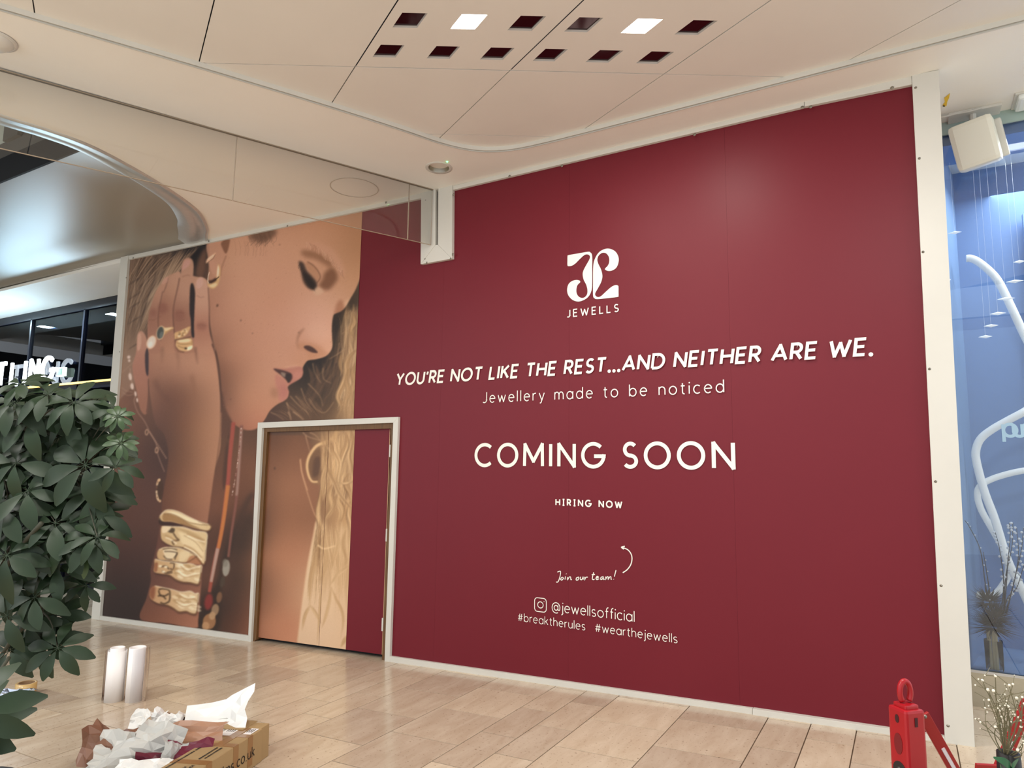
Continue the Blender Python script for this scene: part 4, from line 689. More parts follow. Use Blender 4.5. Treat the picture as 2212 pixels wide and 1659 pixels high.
def textmesh(name,txt,x0,x1,zbase,h,wt,parent,slant=0,y=-.0045,track=None,squash=1,mt=None,glyphs=None):
    YO=[0]
    G=glyphs or GL; adv=[G[c][0]*squash for c in txt]; tot=sum(adv); H=h-wt; tr=((x1-x0-wt)/H-tot)/max(1,len(txt)-1); b=MB(); cur=0
    for c,a in zip(txt+' ',adv+[0]):
        if c==' ' and b.v: o=b.obj(name,mt or M['ink'],parent); b=MB()
        for st in G[c][1]:
            YO[0]-=.00008; mp=lambda u,v,yo=YO[0]:(x0+wt/2+(cur+u*squash)*H+slant*v*H,y+yo,zbase+wt/2+v*H)
            if st[0]=='dot':
                c0=mp(st[1],st[2]); r=wt*.68; n0=len(b.v); b.v+=[(c0[0]+r*math.cos(2*math.pi*i/14),y,c0[2]+r*math.sin(2*math.pi*i/14)) for i in range(14)]; b.f.append(tuple(range(n0,n0+14)))
            else:
                e=wt/H; lim=lambda u,v:mp(u,min(max(v,-e/2),1+e/2)) if max(q[1] for q in st)<=1.001 and min(q[1] for q in st)>=-.001 else mp(u,v)
                for seg in sharp(st,e):
                    YO[0]-=.00008; yo=YO[0]; ribbon(b,seg,e,lambda u,v:(lim(u,v)[0],y+yo,lim(u,v)[2]))
        cur+=a+tr
    return o
GC=dict(GL); GC[' ']=(.08,[]); textmesh('coming_soon_lettering','COMING SOON',-3.067,-.985,1.494,.197,.0275,hd,glyphs=GC)
textmesh('slogan_lettering',"YOU'RE NOT LIKE THE REST...AND NEITHER ARE WE.",-3.93,-.14,2.2075,.118,.0195,hd,slant=.14,glyphs={**GL,' ':(.2,[])})
textmesh('tagline_lettering','Jewellery made to be noticed',-2.995,-1.045,2.018,.094,.0078,hd)
textmesh('name_lettering','JEWELLS',-2.232,-1.803,2.66,.064,.0088,hd)
GH=dict(GL); GH['I']=(.36,[_L(.18,0,.18,1),_L(0,1,.36,1),_L(0,0,.36,0)])
textmesh('hiring_lettering','HIRING NOW',-2.325,-1.785,1.2105,.054,.0105,hd,glyphs=GH)
textmesh('handle_lettering','@jewellsofficial',-2.35,-1.700,.430,.078,.0062,hd)
textmesh('hashtag_lettering','#breaktherules',-2.640,-2.075,.326,.064,.0051,hd); textmesh('hashtag_lettering','#wearthejewells',-2.0,-1.397,.327,.064,.0051,hd)
# handwritten line and arrow
zz=lambda pts:[(1080+a*.21694,1050+b*.217) for a,b in pts]
def script(name,strokes,wpx,zf=zz):
    b=MB()
    for st in strokes:
        P=np.array([onY(*q)[[0,2]] for q in spline(zf(st),False,5)]); ribbon(b,P,wpx,lambda u,v,k=len(b.v):(u,-.0045-k*1e-6,v))
    return b.obj(name,M['ink'],hd)
script('join_lettering',[[(575,855),(605,848),(600,900),(582,950),(562,955)],[(622,905),(606,925),(618,935),(634,918),(624,905)],[(655,898),(650,930)],[(662,872),(664,876)],[(676,905),(676,932),(692,906),(706,905),(708,930),(718,928)],
 [(785,905),(764,915),(762,934),(780,932),(788,912),(785,905)],[(806,902),(802,926),(818,930),(830,904),(832,930)],[(846,902),(846,932),(858,908),(878,906)],[(935,858),(922,920),(934,930),(944,924)],[(916,882),(948,878)],[(962,916),(984,906),(970,898),(958,918),(968,930),(990,922)],[(1030,900),(1010,908),(1006,928),(1022,924),(1032,904),(1034,928),(1044,926)],[(1056,900),(1054,928),(1068,904),(1080,904),(1080,928),(1096,904),(1108,904),(1108,926),(1116,924)],[(1158,836),(1142,900)],[(1134,924),(1136,928)]],.0066)
script('arrow_mark',[[(1225,862),(1270,830),(1305,780),(1317,720),(1305,670),(1270,630),(1212,608)],[(1245,598),(1212,608),(1235,628)]],.0075)
b=MB()
for r_,q in ((.026,None),):
    c=onY(1168,1306.5); ribbon(b,[(c[0]+.0235*math.cos(t),c[2]+.0225*math.sin(t)) for t in np.linspace(0,2*math.pi,33)],.006,lambda u,v:(u,-.0045,v))
    k=.024; R_=.05; pts=[]
    for sx_,sy_,a in ((1,1,0),(-1,1,90),(-1,-1,180),(1,-1,270)): pts+=[(c[0]+sx_*(R_-k)+k*math.cos(math.radians(a+t)),c[2]+sy_*(R_-k)+k*math.sin(math.radians(a+t))) for t in range(0,91,15)]
    ribbon(b,pts+[pts[0]],.006,lambda u,v:(u,-.0045,v)); ribbon(b,[(c[0]+.028,c[2]+.027),(c[0]+.033,c[2]+.027)],.006,lambda u,v:(u,-.0047,v))
b.obj('camera_icon',M['ink'],hd)
zl=lambda pts:[(1000+a*.22604,500+b*.22604) for a,b in pts]
def emblem(pts,name='emblem_half'):
    P=spline(zl(pts),True,5); MB().poly([onY(*q)*[1,0,1]+[0,-.0045,0] for q in P]).obj(name,M['ink'],hd)
emblem([(1002,240),(1012,228),(1100,212),(1195,196),(1222,203),(1237,235),(1238,330),(1238,480),(1232,560),(1205,620),(1160,655),(1105,671),(1050,655),(1010,612),(998,560),(1010,508),(1042,477),(1085,465),(1118,472),(1122,488),(1100,510),(1088,545),(1088,585),(1105,620),(1135,636),(1165,630),(1188,602),(1192,560),(1180,510),(1156,462),(1147,410),(1156,370),(1185,315),(1210,270),(1216,240),(1198,222),(1165,226),(1120,265),(1080,305),(1045,328),(1010,333),(1001,322),(1001,280)])
emblem([(1489,615),(1480,627),(1390,638),(1290,648),(1260,640),(1246,612),(1246,500),(1248,330),(1264,262),(1300,203),(1350,172),(1400,166),(1455,190),(1486,238),(1490,290),(1470,345),(1430,374),(1390,379),(1361,366),(1364,352),(1385,330),(1400,295),(1398,250),(1375,214),(1340,205),(1305,225),(1287,265),(1296,310),(1322,365),(1335,425),(1325,480),(1295,540),(1268,588),(1268,612),(1290,628),(1320,620),(1370,575),(1420,532),(1460,514),(1485,520),(1489,540),(1489,580)])
# ---------------------------------------------------------------- dark glazed shop beyond the left end of the hoarding
YS=.97
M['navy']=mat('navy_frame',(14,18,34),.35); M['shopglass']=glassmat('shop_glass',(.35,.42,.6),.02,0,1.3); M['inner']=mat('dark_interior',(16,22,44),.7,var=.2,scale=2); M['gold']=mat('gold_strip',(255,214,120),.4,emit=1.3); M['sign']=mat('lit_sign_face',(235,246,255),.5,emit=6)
sf=thing('dark_shopfront','dark navy glazed shopfront behind the leafy plant','shopfront',(-11.5,YS,-.44))
MB().box((-18.2,YS,3.885),(-8.3,YS+.12,4.06)).obj('head_frame',M['navy'],sf)
MB().box((-18.2,.02,ZS+.06),(-8.1,YS+.1,ZS+.1)).obj('soffit_strip',M['soffit'],ceil)
MB().box((-18.2,YS-.02,2.705),(-8.3,YS+.0,2.735)).obj('gold_strip',M['gold'],sf)
MB().box((-18.2,YS,2.62),(-8.3,YS+.06,2.70)).obj('transom',M['navy'],sf)
mx=[-18.2]+[onY(x,740,YS)[0] for x in (63,176)]+[-8.3]
mx=[-18.2,-16.2,-14.2]+mx[1:]
for a,c in zip(mx[:-1],mx[1:]):
    MB().box((a+.02,YS+.03,2.74),(c-.02,YS+.042,3.885)).obj('pane',M['shopglass'],sf); MB().box((a+.02,YS+.03,TA*a+.14),(c-.02,YS+.042,2.62)).obj('pane',M['shopglass'],sf)
for x in mx[1:-1]: MB().box((x-.022,YS,-.5),(x+.022,YS+.1,3.9)).obj('mullion',M['navy'],sf)
MB().prism([(-18.2,YS-.01,TA*-18.2),(-8.3,YS-.01,TA*-8.3),(-8.3,YS-.01,TA*-8.3+.14),(-18.2,YS-.01,TA*-18.2+.14)],(0,.12,0)).obj('sill',M['navy'],sf)
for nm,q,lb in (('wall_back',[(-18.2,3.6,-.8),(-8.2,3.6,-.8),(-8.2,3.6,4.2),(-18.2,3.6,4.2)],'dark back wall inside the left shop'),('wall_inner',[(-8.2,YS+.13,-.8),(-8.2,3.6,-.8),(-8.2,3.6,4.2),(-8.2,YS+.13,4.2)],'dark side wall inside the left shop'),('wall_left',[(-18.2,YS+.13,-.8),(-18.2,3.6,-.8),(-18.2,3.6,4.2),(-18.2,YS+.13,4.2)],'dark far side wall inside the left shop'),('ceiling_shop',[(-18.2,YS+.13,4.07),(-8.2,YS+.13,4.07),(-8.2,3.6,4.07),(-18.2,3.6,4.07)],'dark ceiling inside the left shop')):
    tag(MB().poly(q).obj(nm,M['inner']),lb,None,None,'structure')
# illuminated letters standing off the glazing
sg=thing('illuminated_sign','glowing white illuminated shop letters on the dark shopfront','sign',(-12.6,YS-.1,2.8))
GS={k:GL[k] for k in 'TLING'}
LXW=lambda p:onY(p,800,YS-.1)[0]
lx=[(LXW(a)+.04,LXW(c)-.04,ch) for a,c,ch in ((-13,17,'T'),(21,40,'L'),(47,58,'I'),(61,87,'N'),(91,120,'G'))]; lx[2]=((lx[2][0]+lx[2][1])/2,)*2+('I',)
for x0,x1,c in lx:
    b=MB(); H=.36; wd=.062; mpz=lambda u,v:(x0+(x1-x0)*(u/max(GS[c][0],.01)),YS-.1,2.79+v*H)
    for st in GS[c][1]:
        for seg in sharp([(u*(x1-x0)/max(GS[c][0],.01),v*H) for u,v in st],wd): ribbon(b,seg,wd,lambda u,v,k=len(b.v):(x0+u,YS-.1-k*1e-5,2.79+v))
    o=b.obj('letter',M['sign'],sg); o.modifiers.new('depth','SOLIDIFY').thickness=.03
    MB().box(((x0+x1)/2-.01,YS-.07,2.9),((x0+x1)/2+.01,YS+.0,2.92)).obj('standoff',M['navy'],sg)
l=area('sign_glow',(-12.9,YS-.2,3.05),2.2,34,(.5,.8,1),(math.radians(-115),0,0),sy=.4)
ex=thing('exit_light_box','small pale green lit frame beside the glowing letters','sign',onY(130,803,YS-.05)); c=onY(130,803,YS-.05)
MB().box((c[0]-.1,c[1],c[2]-.07),(c[0]+.1,c[1]+.048,c[2]+.07)).obj('frame',mat('exit_frame',(225,255,235),.5,emit=1.2),ex); MB().box((c[0]-.08,c[1]-.004,c[2]-.05),(c[0]+.06,c[1],c[2]+.05)).obj('face',mat('exit_face',(90,130,110),.5),ex)
# lit things inside the dark shop
wl_=mat('shop_strip_light',(255,250,238),.5,emit=7); wy=mat('warm_shop_glow',(255,226,160),.5,emit=4); bl_=mat('lit_blue_screen',(150,185,235),.5,emit=1.5)
for i,(x,y,wd,h,mt_,n_,lb) in enumerate([(66,858,16,5,wl_,'strip_light','short white strip light in the dark shop, upper left of the cluster'),(70,866,14,5,wl_,'strip_light','short white strip light in the dark shop, second down at left'),(86,870,22,5,wl_,'strip_light','short white strip light in the dark shop, middle of the cluster'),(90,876,20,4,wl_,'strip_light','short white strip light in the dark shop, low in the cluster'),(96,882,18,4,wl_,'strip_light','short white strip light in the dark shop, lowest of the cluster'),(231,869,14,3.5,wl_,'strip_light','short white strip light beside the hoarding post, top of four'),(229,874,14,3.5,wl_,'strip_light','short white strip light beside the hoarding post, second of four'),(226,879,13,3.5,wl_,'strip_light','short white strip light beside the hoarding post, third of four'),(224,884,11,3.5,wl_,'strip_light','short white strip light beside the hoarding post, lowest of four'),(44,958,30,36,wy,'lit_display','warm lit shop display glimpsed through leaves at far left'),(120,962,34,40,wy,'lit_display','warm lit shop display glimpsed through the plant at centre'),(95,1000,26,20,wy,'lit_display','low warm lit shop display glimpsed between leaves'),(160,1003,30,14,wl_,'lit_display','white lit shop display glimpsed beside the broad leaf'),(140,1028,12,22,bl_,'lit_display','pale blue lit shop display glimpsed low between leaves'),(190,1060,60,60,bl_,'lit_display','dim blue lit shop screen low behind the plant')]):
    c=onY(x,y,2.6); s_=8.9/FPX*1.25; k=s_*.5; c[2]=c[2]
    q=thing(n_,lb,'shop light' if n_=='strip_light' else 'display',c,'lights inside the dark shop'); MB().box((c[0]-wd*k,2.58,c[2]-h*k),(c[0]+wd*k,2.62,c[2]+h*k)).obj('body',mt_,q); MB().box((c[0]-wd*k,2.62,c[2]-h*k),(c[0]+wd*k,3.598,c[2]-h*k+.01)).obj('bracket',M['navy'],q)
# ---------------------------------------------------------------- blue window display right of the hoarding
YR=.75
M['blue']=mat('blue_backdrop',(108,140,186),.6,var=.08,scale=1.5); M['blue2']=mat('pale_blue_return',(128,160,198),.6,var=.06,scale=2); M['bsteel']=mat('warm_steel_plinth',(196,188,166),.3,.85,var=.08,scale=20,stretch=(1,1,14)); M['tube']=mat('white_tube',(244,244,236),.45,emit=.12)
rs=thing('blue_shop_window','shop window with a blue backdrop at the right edge','shop window',(1.2,YR,.02))
XW0,XW1=.26,2.6; YB=1.75
MB().prism([(XW0,YR,TA*XW0),(XW1,YR,TA*XW1),(XW1,YR,.222),(XW0,YR,.232)],(0,.06,0)).obj('plinth',M['bsteel'],rs)
MB().box((XW0,YR-.005,.222),(XW1,YR+.0,.238)).obj('plinth_lip',M['white_trim'],rs)
tag(MB().box((XW0,YR+.07,.1),(XW1,YB-.001,.2)).obj('floor_display',M['blue2']),'pale blue floor of the window display',None,None,'structure')
MB().box((XW0-.05,YB,.1),(XW1,YB+.04,4.0)).obj('wall_right',M['blue']); wr=bpy.data.objects['wall_right']; tag(wr,'blue painted backdrop of the window display',None,None,'structure')
xc=onY(2094,900,YB)[0]; MB().prism([(XW0+.02,YR+.02,.2),(xc,YB,.2),(xc-.05,YB+.04,.2),(XW0-.03,YR+.02,.2)],(0,0,3.75)).obj('wall_return',M['blue2']); tag(bpy.data.objects['wall_return'],'pale blue side return of the window display',None,None,'structure')
tag(MB().box((XW0,YR+.03,3.80),(XW1,YR+.4,3.955)).obj('trim_2',M['blue']),'blue head panel above the window display',None,None,'structure'); MB().box((XW0,YR-.012,3.865),(XW1,YR,3.957)).obj('head_trim',mat('sage_trim',(170,190,182),.5),rs)
px_=onY(2203,400,YB-.1)[0]; MB().box((px_,YB-.12,.2),(XW1,YB-.06,3.5)).obj('raised_panel',M['blue2'],wr)
MB().box((XW0,YR+.012,.23),(XW1,YR+.022,3.87)).obj('pane',glassmat('window_glass',(.96,.98,1),.04),rs)
for x,y,c in ((2168,936,'p'),(2190,936,'u'),(2209,936,'r')):
    p=onY(x,y,YR+.008); b=MB(); h=.12
    for st in GL[c][1]:
        for seg in sharp([(u*h,v*h) for u,v in st],.02): ribbon(b,seg,.02,lambda u,v,k=len(b.v):(p[0]+u,p[1]-k*1e-5,p[2]-.02+v))
    b.obj('window_letter',mat('pale_blue_letter',(178,216,240),.5),rs)
area('display_lamp',(1.25,1.2,3.72),1.1,26,(.85,.93,1),(0,0,0))
def tubepx(pts,y0,r,name,lab,cat,mt_,group=None,clip=None):
    P=np.array([onY(a,b_,y0+(c[0] if c else 0)) for a,b_,*c in pts]); P=spl3(P,8); return tag(MB().tube(P,r,10).obj(name,mt_,smooth=True),lab,cat,group)
def spl3(P,n):
    P=np.asarray(P,float); a=spline(P[:,:2],False,n); b=spline(np.stack([P[:,2],P[:,0]],1),False,n); return np.stack([a[:,0],a[:,1],b[:,0]],1)
k2=lambda a,b_:(1850+a*.48138,860+b_*.48162); k1=lambda a,b_:(1850+a*.4820,100+b_*.4822)
tubepx([k1(492,951),k1(510,950),k1(545,965),k1(600,1010),k1(640,1060),k1(690,1160),k1(751,1290),k1(800,1390),(2236,800,.02),(2240,840,.02),(2222,880,.04),k2(751,62),k2(680,100),k2(610,140),k2(560,180),k2(537,230),k2(540,290),k2(575,420),k2(620,540),k2(680,730),k2(751,875),k2(790,960)],1.32,.027,'white_tube_loop','long thick white tube looping down the blue window display','decoration',M['tube'])
tubepx([(2260,1010),k2(751,325),k2(680,340),k2(610,362),k2(560,390),k2(543,430),k2(560,500),k2(610,590),k2(650,660),k2(680,740),k2(678,800),k2(650,850),k2(620,880),k2(580,888),k2(540,880)],1.42,.023,'white_tube_loop','thinner white tube curling in the lower blue window display','decoration',M['tube'])
# white plates standing in for ceiling lamps mirrored in the glass, threads added
M['reflection']=mat('white_reflection',(250,252,250),.5,emit=.25); 
for i,(a,b_,w_) in enumerate([(440,835,38),(415,1046,10),(730,965,30),(710,1053,46),(670,1131,46),(634,1197,42),(603,1252,38),(578,1301,36)]):
    c=onY(*k1(a,b_),1.1); hw=w_*.482*5.8/FPX*.62
    nm=['upper','lower'][i] if i<2 else ['highest','second','third','fourth','fifth','lowest'][i-2]
    q=thing('lozenge_reflection','white lozenge plate for a lamp reflection in the blue window, %s of the %s strand'%(nm,'post-side' if i<2 else 'tube-side'),'decoration',c,'plates for lamp reflections in the blue window')
    b=MB(); n=12; b.v=[(c[0]+hw*u,c[1]+.3*hw*v,c[2]+z) for u,v,z in ((-1,0,0),(0,-1,0),(1,0,0),(0,1,0),(0,0,.012),(0,0,-.012))]; b.f=[(0,1,4),(1,2,4),(2,3,4),(3,0,4),(1,0,5),(2,1,5),(3,2,5),(0,3,5)]; b.obj('reflection',M['reflection'],q); MB().box((c[0]-.0004,c[1]-.0004,c[2]),(c[0]+.0004,c[1]+.0004,3.8)).obj('thread',M['reflection'],q)
# vase with pussy willow and dark plumes
vb=onY(2150,1448,.95); vb[2]=.2
vs_=thing('willow_vase','glass vase of dark plumes and pussy willow stems in the blue window','vase',vb)
MB().lathe([(.045,0),(.05,.02),(.052,.2),(.048,.2),(.046,.02),(.001,.015)],vb,24).obj('vase_body',glassmat('vase_glass',(.985,.99,.99),.01,0,1.12),vs_,True)
b=MB(); 
for dx,r in ((-.02,.012),(.012,.012),(.0,.009)): b.tube([(vb[0]+dx,vb[1],vb[2]+.01),(vb[0]+dx*1.2,vb[1],vb[2]+.27)],r,8)
b.obj('cane',mat('bamboo_cane',(206,192,150),.6),vs_)
rv=random.Random(3); b=MB()
for i in range(900):
    big=i%3; cz=vb[2]+[.28,.34,.44][big]; a=rv.uniform(0,6.28); el=rv.uniform(-.5,.9); L=[.15,.13,.11][big]*rv.uniform(.6,1.15); cx_=vb[0]+[0,.02,-.01][big]
    d=np.array([math.cos(a)*math.cos(el),math.sin(a)*math.cos(el)*.6,math.sin(el)]); p=np.array([cx_,vb[1],cz])+d*.03; e=p+d*L; s_=np.cross(d,[0,0,1.]); s_=s_/(np.linalg.norm(s_)+1e-6)*.006
    b.poly([p-s_,p+s_,e])
o=b.obj('plume',mat('dark_plume',(66,54,40),.8,var=.4,scale=40),vs_); o['kind']='stuff'
bud=MB(); stem=MB()
for k,st in enumerate([[(2145,1330),(2130,1270),(2118,1190),(2095,1140),(2084,1124)],[(2144,1320),(2132,1240),(2124,1192)],[(2163,1325),(2168,1260),(2160,1190),(2150,1150)],[(2170,1320),(2176,1230),(2182,1160),(2180,1130)],[(2168,1325),(2172,1250),(2186,1180),(2188,1130)],[(2172,1325),(2190,1260),(2200,1200),(2196,1140)],[(2174,1325),(2192,1250),(2206,1190),(2211,1140)],[(2166,1325),(2178,1290),(2196,1270),(2212,1220)]]):
    P=spl3([onY(x,y,.93+.02*(k%3)) for x,y in st],10); stem.tube(P,[.004*(1-.5*i/len(P)) for i in range(len(P))],5)
    if k>1:
        for i in range(8,len(P),2): bud.ball(P[i]+np.array([rv.choice((-1,1))*.008,0,0]),.0085,5)
    else:
        for i in range(6,len(P),5): bud.ball(P[i]+np.array([.006,0,0]),.005,4)
stem.obj('willow_stem',mat('willow_bark',(46,38,40),.7),vs_); bud.obj('catkin',mat('catkin',(232,234,236),.8),vs_)['kind']='stuff'
# ---------------------------------------------------------------- white fittings on the right-hand soffit
sp=thing('white_speaker','white rounded wall speaker hung under the soffit beside the blue window','speaker',(.52,.62,3.75))
cs=onY(2108,312,.6); mt_=Matrix.Translation(Vector(cs))@Euler((math.radians(14),math.radians(-7),math.radians(-13))).to_matrix().to_4x4()
MB().box((-.125,-.1,-.155),(.125,.05,.155)).obj('cabinet',mat('cream_plastic',(240,238,222),.45),sp,bevel=.03,wm=mt_); MB().box((-.13,.06,-.13),(.16,.09,.13)).obj('wall_bracket',M['white_trim'],sp,bevel=.012,wm=mt_)
MB().box((cs[0]-.14,.6,ZS-.02),(cs[0]+.16,.74,ZS)).obj('ceiling_plate',M['white_trim'],sp,bevel=.004); MB().tube([(cs[0],.66,ZS-.01),(cs[0],.66,cs[2]+.02)],.02,8).obj('arm',M['white_trim'],sp)
MB().tube(spl3([(cs[0]-.22,.62,ZS-.012),(cs[0]-.17,.6,ZS-.02),(cs[0]-.1,.61,ZS-.012),(cs[0]-.03,.6,ZS-.018),(cs[0]+.05,.6,ZS-.012)],6),.007,6).obj('cable',M['white_trim'],sp)
em=thing('emergency_light','clear boxed emergency light on the soffit at the right edge','light',(.84,.62,ZS)); MB().box((.755,.52,ZS-.045),(1.0,.72,ZS)).obj('cover',mat('diffuser',(236,240,236),.2),em,bevel=.02); MB().box((.74,.51,ZS-.012),(1.02,.735,ZS)).obj('base',M['white_trim'],em,bevel=.004)
yt=thing('yellow_tag','torn yellow tape tag stuck to the white soffit','tag',onZ(2045,218)); b=MB(); P=[onZ(*q,ZS-.003) for q in ((2052,202),(2050,212),(2046,220),(2045,228),(2040,231),(2036,228),(2041,221),(2040,212))]; b.prism(P,(0,0,.002)).obj('tape',mat('yellow_tape',(240,196,40),.5),yt)
P=[onZ(*q,ZS-.0035) for q in ((2040,226),(2041,231),(2036,230))]; MB().prism(P,(0,0,.0005)).obj('tape_end',M['dark'],yt)
# ---------------------------------------------------------------- things on the floor
M['paper']=mat('white_paper',(244,240,238),.6); M['acet']=glassmat('clear_film',(.9,.9,.92),.12)
def roll(px,r,h,lab,inner,film):
    c=onF(*px); c[1]+=r*.8; q=thing('paper_roll',lab,'paper roll',c,'paper rolls standing by the hoarding'); th=np.linspace(0,4*math.pi,90); b=MB(); n=len(th)
    for z in (0,h+.0): b.v+=[(c[0]+(r-.0045*(t/6.28)-.002)*math.cos(t+.6),c[1]+(r-.0045*(t/6.28)-.002)*math.sin(t+.6),c[2]+z) for t in th]
    b.f=[(i,i+1,n+i+1,n+i) for i in range(n-1)]; o=b.obj('outer_wrap',M['paper'],q,True); o.modifiers.new('t','SOLIDIFY').thickness=.0012
    MB().lathe([(r*.72,.001),(r*.72,h+inner),(r*.66,h+inner),(r*.62,h-.02),(r*.62,.001)],c,32).obj('core',M['paper'],q,True)
    b=MB(); th=np.linspace(-.9,.9,20)+(0 if film>0 else math.pi); rr=r+abs(film); 
    for z in (.0,h+.004): b.v+=[(c[0]+rr*math.cos(t)+(.004 if film>0 else -.004),c[1]+rr*math.sin(t),c[2]+z) for t in th]
    b.f=[(i,i+1,20+i+1,20+i) for i in range(19)]; b.obj('loose_film',M['acet'],q,True)
roll((229,1518.5),.066,.345,'left of the two upright white paper rolls, its core raised',.022,-.008)
roll((274,1518.5),.059,.368,'right of the two upright white paper rolls, loosely wrapped in film',-.01,.022)
tp=onF(35,1505); tp[1]+=.06; q=thing('tape_roll','brown roll of packing tape lying beside silver foil','tape',tp); M['tape']=mat('brown_tape',(206,172,112),.35,coat=.3); M['cardcore']=mat('card_core',(120,92,62),.8)
MB().lathe([(.062,.001),(.068,.0),(.068,.084),(.05,.084),(.05,.001)],tp,32).obj('tape',M['tape'],q,True); MB().lathe([(.05,.0),(.05,.085),(.045,.085),(.045,0)],tp,32).obj('core',M['cardcore'],q,True)
def crumple(name,lab,cat,pos,sx,sy,front,back,rot,seed,amp=.06,n=9,rough=.4,metal=0,curl=0,group=None,droop=0):
    r=np.random.RandomState(seed); U,V=np.meshgrid(np.linspace(-.5,.5,n),np.linspace(-.5,.5,n)); Z=np.zeros_like(U)
    for k in range(6):
        a=r.rand()*6.28; f=r.uniform(1.2,3.4); ph=r.rand()*2; Z+=np.abs(((U*math.cos(a)+V*math.sin(a))*f+ph)%2-1)*amp*r.uniform(.4,1)/(1+.3*k)
    Z+=r.uniform(-1,1,Z.shape)*amp*.18; Z-=Z.mean(); X=U*sx*(1-.12*r.rand())+r.uniform(-.3,.3,U.shape)*sx/n; Y=V*sy+r.uniform(-.3,.3,U.shape)*sy/n
    if curl:
        t=V*curl; R=sy/max(abs(curl),.1); Y=(R+Z)*np.sin(t); Z=(R+Z)*np.cos(t)-R
    Z=Z-droop*(U**2+V**2)
    P=np.stack([X,Y,Z],-1).reshape(-1,3)@np.array(Euler([math.radians(v) for v in rot]).to_matrix()).T+np.asarray(pos)
    mn=(P[:,2]-TA*P[:,0]).min(); P[:,2]+=max(0,.004-mn)
    b=MB(); b.v=[tuple(p) for p in P]; 
    for i in range(n-1):
        for j in range(n-1):
            a=i*n+j; q=(a,a+1,a+n+1,a+n); b.f+=[(q[0],q[1],q[2]),(q[0],q[2],q[3])] if r.rand()<.5 else [(q[0],q[1],q[3]),(q[1],q[2],q[3])]
    o=b.obj(name,mat(name+str(seed),front,rough,metal,back=back,var=.05,scale=9)); return tag(o,lab,cat,group)
SIL=(206,204,198); GREY=(186,186,182); WHT=(242,240,236); BRN=(132,92,72); TAN=(178,132,104); MAR=(112,24,50); DM=(78,20,38); GP='crumpled film offcuts beside the box'
fp=lambda x,y,h:onF(x,y,h)
for a in [('crumpled lump of brown and silver film at the far left of the heap',(226,1618),.1,.27,.24,BRN,SIL,(50,10,30),1,.08,6,2.2),
 ('pleated white film strip fanned at the upper left of the heap',(292,1600),.13,.34,.2,WHT,GREY,(30,-20,40),2,.07,10,.9),
 ('faceted silver film cone standing in the middle of the heap',(332,1612),.17,.26,.24,SIL,SIL,(70,12,25),3,.07,6,1.4),
 ('big folded silver film sheet at the front of the heap',(292,1652),.08,.56,.24,(214,214,206),SIL,(38,-8,28),4,.07,9,2.0),
 ('smooth tan film band curving across the middle of the heap',(408,1596),.17,.4,.18,TAN,SIL,(62,-4,22),5,.025,6,1.3),
 ('small curl of white film at the back of the heap, left one',(302,1558),.13,.17,.15,WHT,GREY,(70,0,10),6,.05,7,1.8),
 ('small curl of white film at the back of the heap, right one',(362,1556),.15,.2,.14,WHT,GREY,(60,10,30),7,.05,7,2.0),
 ('brown film fold peeping out behind the tan band',(378,1566),.12,.26,.12,(120,76,52),BRN,(60,0,20),8,.04,7,1.8),
 ('large white film sheet with a raised corner at the back right of the heap',(462,1570),.15,.44,.3,(246,245,242),GREY,(46,-18,22),9,.06,5,.5),
 ('flat grey white film strip beneath the raised white sheet',(440,1580),.13,.44,.12,(214,214,212),GREY,(50,-6,24),10,.03,8,1.0),
 ('bright maroon film flap in the middle of the heap',(396,1632),.14,.26,.16,MAR,MAR,(48,0,26),11,.05,5,1.2),
 ('dark maroon film fold low in the heap',(385,1650),.07,.46,.2,(104,22,46),DM,(42,-4,30),12,.06,8,1.4),
 ('tan film curl lying against the cardboard box',(440,1608),.12,.26,.1,TAN,TAN,(40,0,24),13,.03,7,1.6),
 ('white film scrap between maroon folds and the box',(372,1640),.13,.12,.16,WHT,GREY,(60,20,60),14,.04,6,.6),
 ('crumpled white film scrap at the lower front of the heap',(300,1672),.1,.3,.16,WHT,GREY,(40,0,30),15,.05,8,.8),
 ('small silver film fold draped before the brown lump',(236,1640),.07,.2,.2,SIL,GREY,(55,-10,20),17,.07,5,1.2),
 ('maroon film edge showing between silver sheet and box',(352,1655),.1,.3,.12,(98,20,44),DM,(50,0,28),18,.05,6,1.0),
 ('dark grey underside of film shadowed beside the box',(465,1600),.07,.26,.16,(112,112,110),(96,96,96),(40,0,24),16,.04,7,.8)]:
    lab,p,h,sx,sy,f,bk,rt,sd,am,n_,cu=a; n_+=2; crumple('film_offcut',lab,'film scrap',fp(p[0],p[1],h),sx,sy,f,bk,rt,sd,am,n_,curl=cu,group=GP)
crumple('foil_strip','shiny silver foil strip lying behind the tape roll','foil',fp(14,1500,.06),.42,.12,(214,222,236),(200,206,220),(20,0,22),21,.05,12,.15,.9)
